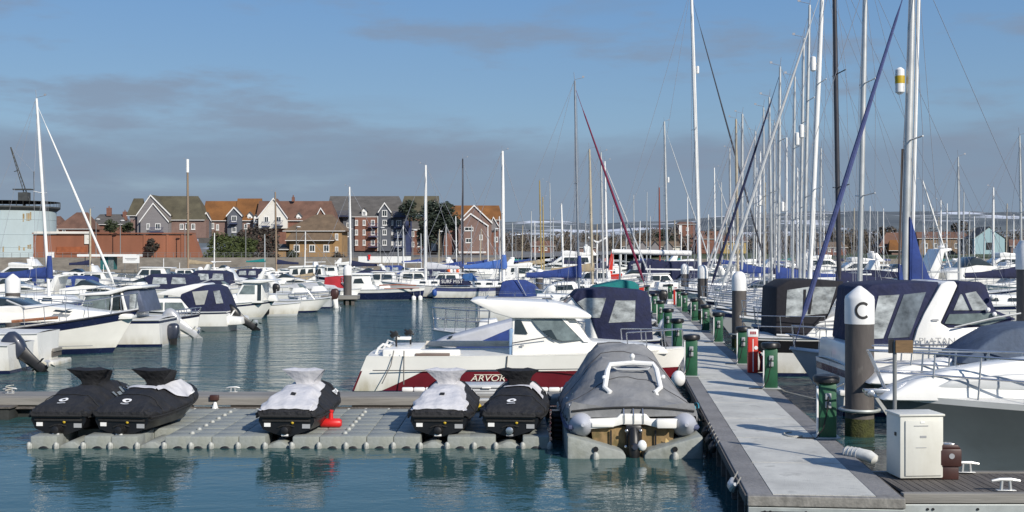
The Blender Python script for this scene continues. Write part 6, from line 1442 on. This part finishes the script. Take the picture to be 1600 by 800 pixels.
for k in range(3): MB().prism([(.6+.75*k,1.5),(1.2+.75*k,1.5),(1.35+.75*k,4.0-(2-k)*.8),(1.15+.75*k,4.1-(2-k)*.8)], .04).build('flag', redg if k != 1 else M('flag_salmon', (.6,.25,.2), .8), t)
t = thing('wind_turbine', 'small white yacht wind turbine spinning above the far berths', 'wind turbine', (gx(933,100), 100, 0)); zt = gz(379,100)
MB().tube([(0,0,.5),(0,0,zt)], .06, 5).build('post', white, t); MB().ell((0,-.1,zt),.14,.3,.14).build('hub', white, t)
for k in range(3): MB().box((.45*math.cos(.5+2.094*k), -.3, zt+.45*math.sin(.5+2.094*k)), (.9,.03,.12), ry=-(.5+2.094*k)).build('blade', white, t)
# ================================================================ right hand side, near boats
slatef = M('slate_blue_canvas', (.075,.105,.16), .8, var=.3, scale=2.5, bump=.3)
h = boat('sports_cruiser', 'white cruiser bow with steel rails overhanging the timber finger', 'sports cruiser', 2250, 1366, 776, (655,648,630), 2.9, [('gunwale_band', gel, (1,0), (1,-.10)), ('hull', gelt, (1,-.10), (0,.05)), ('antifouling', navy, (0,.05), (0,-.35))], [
    ('coachroof', gel, 'prism', [(1412,640),(1430,628),(1475,607),(1530,592),(1600,580),(1760,560),(2000,560),(2000,650)], (.30, 1500, -.16), .10, None, .08),
    ('deck_panel', gelg, 'prism', [(1500,618),(1530,606),(1620,597),(1760,592),(1760,625),(1540,622)], (.40, 1500, -.16), .10, None, .05),
    ('rubbing_strake', stick, 'tube', [(1480,645),(1700,650),(2100,657)], .02, -1.44)], hk=dict(rub=None, lo=.40, rake=1.3, pw=1.7, tm=.35, n=22))
rail(h.root, h, .42, .975, .68, 8, .018, .10, tip=.35)
MB().tube([(h.L*.42,-.28,1.32),(h.L*.425,-.28,1.40),(h.L*.445,-.28,1.40)], .02, 6).tube([(h.L*.425,-.28,1.40),(h.L*.42,-.1,1.40)], .02, 6).build('bow_cleat', steel, h.root)
MB().box((h.L*.49,0,h.sheer(1)+.02),(.5,.16,.06)).cyl((h.L*.51,-.1,h.sheer(1)-.02),(h.L*.51,.1,h.sheer(1)-.02),.06).build('anchor_roller', steel, h.root, bevel=.01)
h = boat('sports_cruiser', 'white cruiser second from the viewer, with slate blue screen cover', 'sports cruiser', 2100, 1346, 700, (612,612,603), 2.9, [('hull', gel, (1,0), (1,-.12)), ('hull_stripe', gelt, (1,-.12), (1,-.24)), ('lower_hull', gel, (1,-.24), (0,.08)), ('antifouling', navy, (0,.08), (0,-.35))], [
    ('coachroof', gel, 'prism', [(1380,610),(1400,595),(1460,577),(1520,570),(1700,560),(1800,560),(1800,616)], (.36, 1440, -.2), .10, None, .08),
    ('screen_cover', slatef, 'prism', [(1520,574),(1566,540),(1600,520),(1650,511),(1760,511),(1760,580)], (.80, 1600, -.05), .14, None, .06),
    ('deck_stripe', gelg, 'tube', [(1410,585),(1460,577)], .03, -.9)], hk=dict(lo=.5, rake=1.0, pw=1.7, n=20))
rail(h.root, h, .45, .975, .66, 8, .018, .10, tip=.3)
MB().tube([(h.L*.40,-.3,h.sheer(.9)+.0),(h.L*.40,-.3,h.sheer(.9)+.09)], .02, 6).tube([(h.L*.385,-.3,h.sheer(.9)+.09),(h.L*.415,-.3,h.sheer(.9)+.09)], .018, 6).build('bow_cleat', steel, h.root)
h = boat('sports_cruiser', 'white cruiser with tall white radar arch and navy canopy', 'sports cruiser', 1326, 1830, 655, (574,574,566), 3.0, wbands(gel, navy, navy, .16, .1, .10), [
    ('arch_moulding', gel, 'prism', [(1432,577),(1432,540),(1440,515),(1452,490),(1480,444),(1490,440),(1502,440),(1506,447),(1490,480),(1477,506),(1490,514),(1562,512),(1620,512),(1700,540),(1740,577)], (1.32, 1560, .1), .10, None, .03),
    ('rear_canopy', navyf, 'prism', [(1352,540),(1360,452),(1372,445),(1420,442),(1478,441),(1450,492),(1437,518),(1431,540)], 1.26, .06, None, .05),
    ('cockpit_moulding', gel, 'prism', [(1330,577),(1334,540),(1432,540),(1432,577)], 1.34),
    ('canopy_window', vinyl, 'panel', [(1380,463),(1413,461),(1386,530),(1364,531)], 1.26, .06), ('canopy_window', M('smoky_vinyl', (.16,.19,.215), .12, var=.7, scale=2.5), 'panel', [(1420,461),(1455,457),(1427,528),(1393,530)], 1.26, .06),
    ('front_canopy', navyf, 'prism', [(1480,506),(1506,452),(1509,441),(1544,441),(1552,447),(1566,486),(1600,500),(1560,513),(1492,514)], 1.22, .06, None, .04),
    ('canopy_window', vinyl, 'panel', [(1499,486),(1510,461),(1535,456),(1557,486)], 1.22, .06), ('side_window', glassl, 'panel', [(1484,507),(1492,492),(1563,490),(1584,499),(1550,510)], 1.24, .06),
    ('window_strut', navyf, 'panel', [(1513,459),(1517,458),(1529,486),(1525,486)], 1.235, .06),
    ('badge', stick, 'panel', [(1462,501),(1464,499.5),(1472,499.5),(1474,501),(1472,502.5),(1464,502.5)], 1.335, .10),
    ('screen_rail', alu, 'tube', [(1496,512),(1560,497),(1600,490)], .02, -1.34), ('transom_platform', gel, 'prism', [(1318,612),(1345,612),(1345,622),(1318,622)], 1.2)])
x, z = h.side(1468, 534)
textmesh('name_lettering', 'PLATAN', .20, stick, h.root, Matrix.Translation((x, -1.352, z)) @ FACE, ext=.003, xs=1.1)
for p, q in ((1558,465),(1551,485),(1561,492)): MB().ell((lambda a: (a[0], -1.25, a[1]))(h.side(p,q)), .055,.055,.055,8,6).build('deck_lamp', white, h.root)
h = boat('motor_sailer', 'white yacht hull with black stripe under a black cockpit tent', 'yacht', 1182, 1520, 590, (527,527,518), 3.0, wbands(gel, navy, M('black_stripe', (.012,.012,.014), .3), .36, .1, .10), [
    ('cockpit_tent', blackf, 'prism', [(1217,527),(1219,450),(1240,438),(1280,437),(1327,440),(1313,470),(1300,497),(1290,527)], 1.1, .08, None, .05),
    ('tent_window', vinyl, 'panel', [(1236,454),(1270,449),(1314,449),(1300,491),(1233,497)], 1.1, .08), ('tent_strut', blackf, 'panel', [(1262,453),(1266,453),(1264,492),(1260,492)], 1.115, .08), ('tent_strut', blackf, 'panel', [(1274,453),(1278,453),(1272,492),(1268,492)], 1.115, .08),
    ('coachroof', gel, 'prism', [(1262,528),(1282,508),(1302,497),(1330,488),(1420,486),(1480,500),(1490,528)], (1.15, 1420, .25), .12, None, .06)]+
    [('roof_stripe', stick, 'panel', [(1278+k*4,515-k*6),(1316,513-k*6),(1316,515-k*6),(1276+k*4,517-k*6)], (1.15, 1420, .25), .12) for k in range(3)]+[('tent_pole', alu, 'tube', [(1300,495),(1331,440)], .025, -1.12)])
rail(h.root, h, .02, .30, .62, 4, .014)
# bow-in yacht, shade painted into its grey hull colour, whose blue furled sail crosses the view
h = yacht('yacht with hull greyed for shade and blue furled foresail crossing the black cockpit tent', 1411, 1427, -72, 30.6, -1, 7.9, .20, alu, gelg, None, bluef, navy, blues, True, 1, .13, 0, .95, mastt=.63, rig=.008, boomdz=.45)
foot, top = h.mast
p = foot.lerp(top, .675)
pb = MB().rev([(.04,-.36),(.115,-.30),(.12,-.1),(.12,.1),(.115,.28),(.04,.34)], p+Vector((.26,.0,0)), 14).build('radar_canister', white, h.root)
MB().rev([(.122,-.08),(.124,-.06),(.124,.10),(.122,.12)], p+Vector((.26,0,0)), 14).build('yellow_band', yell, pb)
MB().tube([foot+Vector((-.20,.02,1.0)), top+Vector((-.16,.02,0))], .045, 7).build('sail_luff', white, h.root)
MB().tube([foot+Vector((.14,-.05,.2)), foot.lerp(top,.50)+Vector((.13,-.05,0))], .03, 6).build('spinnaker_pole', M('bronze_spar', (.16,.12,.09), .5), h.root)
# tall blue sail bag standing up the back of the mast
sb = [(-.13,2.3),(-.13,4.6),(-.2,4.45),(-.42,3.6),(-.68,2.95),(-1.0,2.75),(-1.0,2.3)]
MB().prism([(foot.x+x, z) for x, z in sb], .14).build('sail_bag', bluef, h.root, bevel=.1)
MB().box((foot.x-.75,-.16,2.85), (.13,.02,.40), ry=R(-12)).build('bag_patch', ltgreyf, h.root)
MB().tube([(h.L/2-.1, 0, 1.5), (h.L/2+.35, 0, 1.52)], .04, 6).build('bowsprit', alu, h.root)
MB().tube([(h.L/2-.6,-.45,1.45),(h.L/2+.1,-.02,1.55),(h.L/2-.6,.45,1.45)], .02, 5).build('bow_fitting', steel, h.root)

# the mast forest: px foot, px head, y head, depth, bow, length, diameter, spar, hull, stripe, cover, genoa, label
YT = [
 (1342, 1353, -45, 37.5, -1, 9.0, .17, alu, gel, navy, navyf, None, 'white yacht whose pale mast rises just behind the lettered pile', .0),
 (1312, 1303, -60, 42.5, -1, 9.5, .17, alud, gel, None, navyf, None, 'yacht with the only dark grey mast', .0),
 (1263, 1286, -35, 47.0, -1, 10., .19, aluw, gel, blues, navyf, gelg, 'white yacht with broad white mast and pale furled foresail', .74),
 (1255, 1265, 8, 50.5, -1, 10., .15, alu, gel, navy, bluef, None, 'white yacht with grey mast topped by a wind vane', .58),
 (1249, 1256, 60, 53.0, -1, 9.5, .14, alu, gel, None, navyf, None, 'white yacht with radar canister, its mast touching the broad white mast', .62),
 (1216, 1219, 104, 58.0, -1, 9.5, .15, alu, gel, navy, bluef, navyf, 'white yacht with a navy furled foresail leaning over thin masts', 0),
 (1206, 1202, 152, 62.0, -1, 9, .14, alu, gel, None, bluef, None, 'white yacht one berth beyond the navy furled foresail', 0),
 (1194, 1193, 168, 66.0, -1, 9, .13, alu, gel, blues, navyf, M('sail_grey', (.4,.4,.42), .8), 'white yacht with grey furled foresail and short mast', .5),
 (1228, 1229, 215, 70.0, -1, 9, .14, aluw, gel, None, navyf, None, 'short masted white yacht with a white radar box', .55),
 (1159, 1160, 178, 78.0, -1, 10, .19, alu, gel, navy, bluef, None, 'white yacht whose mast stands straight above the second pile', 0),
 (1153, 1150, 186, 82.0, -1, 10, .19, M('tan_spar', (.42,.37,.28), .5), gelc, None, tanf, None, 'cream yacht with a tan mast above the second pile', 0),
 (1094, 1080, -20, 90., 1, 13, .30, aluw, gel, navy, navyf, alud, 'tallest far yacht, white mast leaning left with black furled stay', .72),
 (1043, 1038, 190, 125., 1, 12, .28, alu, gel, navy, navyf, gelg, 'white yacht with a white stay running down to the far pile', .62),
 (1128, 1127, 285, 150., -1, 10, .2, alu, gel, None, bluef, None, 'small distant yacht midway between tallest mast and tan mast', 0),
 (1075, 1074, 305, 170., 1, 10, .18, aluw, gel, None, navyf, None, 'small distant yacht left of the tallest mast before the brick block', 0),
 (1031, 1030, 293, 180., 1, 10, .26, M('red_brown_spar', (.22,.05,.03), .5), gel, None, navyf, None, 'distant yacht with a red brown mast', 0),
 (991, 990, 305, 190., 1, 10, .2, alu, gel, None, bluef, None, 'distant yacht with mast right of the maroon furled sail', 0),
 (1010, 1011, 300, 210., -1, 10, .18, alu, gel, None, navyf, None, 'far yacht between the maroon sail and red brown mast', 0),
 (905, 898, 126, 63., 1, 9.0, .14, M('blue_grey_spar', (.24,.27,.31), .4, .2), gel, navy, bluef, M('maroon_sailcloth', (.16,.015,.05), .85, var=.25, scale=3), 'white yacht with maroon furled foresail and dark wind vane', 0),
 (926, 921, 233, 85., 1, 9.5, .19, M('tan_spar', (.42,.37,.28), .5), gel, redg, tanf, None, 'white yacht with a red stripe and pale tan mast', 0),
 (943, 939, 238, 96., 1, 9.5, .18, alu, gel, None, navyf, gelg, 'white yacht with left hand mast of the close pair, pale stay', 0),
 (949, 945, 252, 102., 1, 9.5, .18, aluw, gel, navy, navyf, None, 'white yacht with right hand mast of the close pair', 0),
 (958, 958, 320, 150., 1, 9, .17, alu, gel, None, bluef, None, 'distant yacht right of the close pair of masts', 0),
 (665, 665, 258, 100., -1, 9.0, .26, aluw, gel, None, ltgreyf, None, 'white yacht with grey sail cover and white mast near the evergreen', .0),
 (723, 723, 248, 112., 1, 9, .18, alud, gel, blues, bluef, None, 'yacht with a thin black mast in front of the twin gables', 0),
 (548, 546, 292, 125., -1, 9, .25, aluw, gel, navy, navyf, None, 'white yacht whose mast crosses the apartment block end', 0),
 (294, 293, 250, 152., -1, 10, .30, wood, gelc, None, tanf, None, 'cream yacht with a brown varnished mast with white tip', 0),
 (77, 57, 154, 62., 1, 9.0, .17, aluw, gel, blues, bluef, aluw, 'white yacht at far left with left leaning mast and white furled sail', 0),
 (141, 141, 326, 140., 1, 8, .24, M('tan_spar', (.42,.37,.28), .5), gel, None, navyf, None, 'small yacht with a short tan mast before the brick wall', 0),
 (432, 430, 300, 150., -1, 9, .25, wood, gelc, None, navyf, None, 'cream yacht with a varnished mast against the white gable', 0),
 (846, 843, 282, 150., 1, 9, .2, M('ochre_spar', (.36,.27,.10), .5), gelc, None, tanf, None, 'yacht with an ochre yellow mast, taller of two', 0),
 (850, 848, 308, 165., 1, 9, .2, M('ochre_spar', (.36,.27,.10), .5), gelc, None, tanf, None, 'yacht with an ochre yellow mast, shorter of two', 0),
 (861, 859, 286, 175., -1, 9, .18, alu, gel, None, navyf, None, 'distant yacht with grey mast right of the ochre masts', 0),
 (880, 877, 318, 155., -1, 9, .28, aluw, gel, None, navyf, None, 'distant yacht with short white mast left of maroon sail yacht', 0),
 (830, 830, 330, 190., 1, 9, .22, alu, gel, None, bluef, None, 'far yacht with short mast left of the ochre masts', 0),
 (1499, 1497, 245, 78., 1, 10, .15, alu, gel, navy, navyf, None, 'white yacht with the tall thin mast right of the blue sail', 0),
 (1552, 1552, 293, 100., -1, 9.5, .2, aluw, gel, None, navyf, None, 'white yacht with mast in front of the pale blue boathouse', 0),
 (1597, 1593, 212, 62., 1, 9.5, .13, alu, gel, navy, navyf, None, 'white yacht with thin mast at the right border', 0),
 (1470, 1470, 313, 125., -1, 9, .18, aluw, gel, None, navyf, None, 'distant yacht with white mast, first right of brown store', 0),
 (1446, 1443, 320, 140., -1, 9, .18, aluw, gel, None, bluef, None, 'distant yacht with white mast close right of the blue sail', 0),
 (1489, 1440, 282, 118., -1, 8, .18, aluw, gel, None, navyf, None, 'distant yacht with sharply slanting white spar', 0),
 (1505, 1506, 300, 130., -1, 9, .16, alu, gel, None, navyf, None, 'distant yacht right of the tall thin mast', 0),
 (1143, 1140, 232, 105., -1, 9, .17, alu, gel, None, navyf, None, 'white yacht with thin mast left of the tan mast above second pile', 0),
 (1177, 1180, 205, 92., -1, 9, .15, alu, gel, navy, navyf, gelg, 'white yacht with pale stay leaning right of the straight mast', 0),
 (1187, 1188, 236, 98., -1, 9, .16, aluw, gel, None, navyf, None, 'white yacht with white mast in the gap before navy furled sail', .6),
 (1210, 1210, 190, 72., -1, 9, .13, alu, gel, None, navyf, None, 'white yacht with slender mast between the two short furled sails', 0),
 (1238, 1242, 120, 56., -1, 9, .13, alu, gel, navy, navyf, None, 'white yacht with slender mast left of the wind vane mast', 0),
 (1246, 1246, 262, 90., -1, 9, .16, aluw, gel, None, navyf, None, 'white yacht with low white mast behind the radar canister mast', 0),
 (1281, 1283, 232, 66., -1, 9, .13, alu, gel, None, navyf, None, 'white yacht with thin mast seen between broad white and dark masts', 0),
 (1118, 1116, 262, 130., 1, 9, .18, aluw, gel, None, navyf, gelg, 'white yacht with white mast first right of the tallest mast', 0),
]
for k, (px, pt, yt_, Y, d, L, dia, sp_, hm_, st_, cv_, ge_, lab, rd_) in enumerate(YT):
    hy = yacht(lab, px, pt, yt_, Y, d, L, dia, sp_, hm_, st_, (cv_ if k % 4 == 1 or px < 930 else None), navy, ge_, Y < 130, 2 if Y < 60 else 1, .32, rd_, 1.1, yaw=R(rnd.uniform(-4,4)), rig=max(.008, Y*.00016), mastt=.58 if Y > 60 else .62, hood=(cv_ if k % 4 == 0 and Y < 100 else None), boot_=px in (77, 905))
    if px == 294: MB().tube([hy.mast[1]-Vector((0,0,1.6)), hy.mast[1]+Vector((0,0,.1))], .19, 8).build('white_mast_tip', white, hy.root)
# many thin far masts whose boats are alike at that distance
rs = random.Random(21)
far = [(px+rs.uniform(-4,4), yt_, Y) for px, yt_, Y in [(700,350,180),(712,338,190),(735,352,170),(750,357,165),(765,352,160),(772,356,185),(779,338,200),(800,348,220),(815,352,200),(838,346,230),(868,340,240),(893,352,230),(915,345,250),(935,350,230),(968,342,260),(980,350,230),(1001,345,240),(1020,338,250),(1051,344,260),(1062,352,220),(1088,340,250),(1104,335,260),(1112,345,220),(1138,330,260),(1146,322,240),(1170,300,180),(1178,262,150),(1186,305,190),(1199,285,170),(1210,318,230),(1222,300,200),(1233,322,240),(1240,280,170),(1246,315,220),(1274,300,190),(1282,322,240),(1290,310,210),(1322,318,220),(1331,325,240),(1360,322,230),(1369,330,250),(1383,326,220),(1455,325,200),(1463,340,230),(1477,318,190),(1512,330,210),(1522,338,240),(1535,340,260),(1575,318,190),(1584,335,230),(620,362,170),(633,352,180),(655,365,190),(682,358,160),(477,362,190),(415,366,200),(335,364,200)]]
first = {}
for k, (px, yt_, Y) in enumerate(far):
    sp_ = [alu, aluw, alu, M('tan_spar', (.42,.37,.28), .5), aluw][k % 5]; cv_ = [bluef, navyf, ltgreyf, tealf][k % 4]
    yacht('distant moored yacht, one thin bare mast in the crowded far berths', px, px+rs.uniform(-2,2), yt_, Y, rs.choice((-1,1)), rs.uniform(7.5,9.5), Y*.00105, sp_, gel, None, (cv_ if k % 3 == 1 else None), navy, None, k % 3 == 0, 1, .36, 0, 1.05, yaw=R(rs.uniform(-25,25)), rig=Y*.00013, rail_=False, group='distant yachts in the crowded far berths', burg=False)
# rolled white boom tent between the far piles and the maroon sail
t = thing('rolled_awning', 'long white rolled sail on a boom above navy cockpit covers', 'rolled sail', (gx(1015,112), 112, 0))
MB().tube([(gx(956,112)-gx(1015,112),0,gz(393,112)),(gx(1080,112)-gx(1015,112),0,gz(396,112))], [.24,.28], 10).build('roll', white, t)
MB().box((2,0,1.7),(5.5,2.0,2.6)).build('cockpit_cover', navyf, t, bevel=.3); MB().cyl((-2.8,0,0),(-2.8,0,gz(394,112)),.1).build('crutch', alu, t)
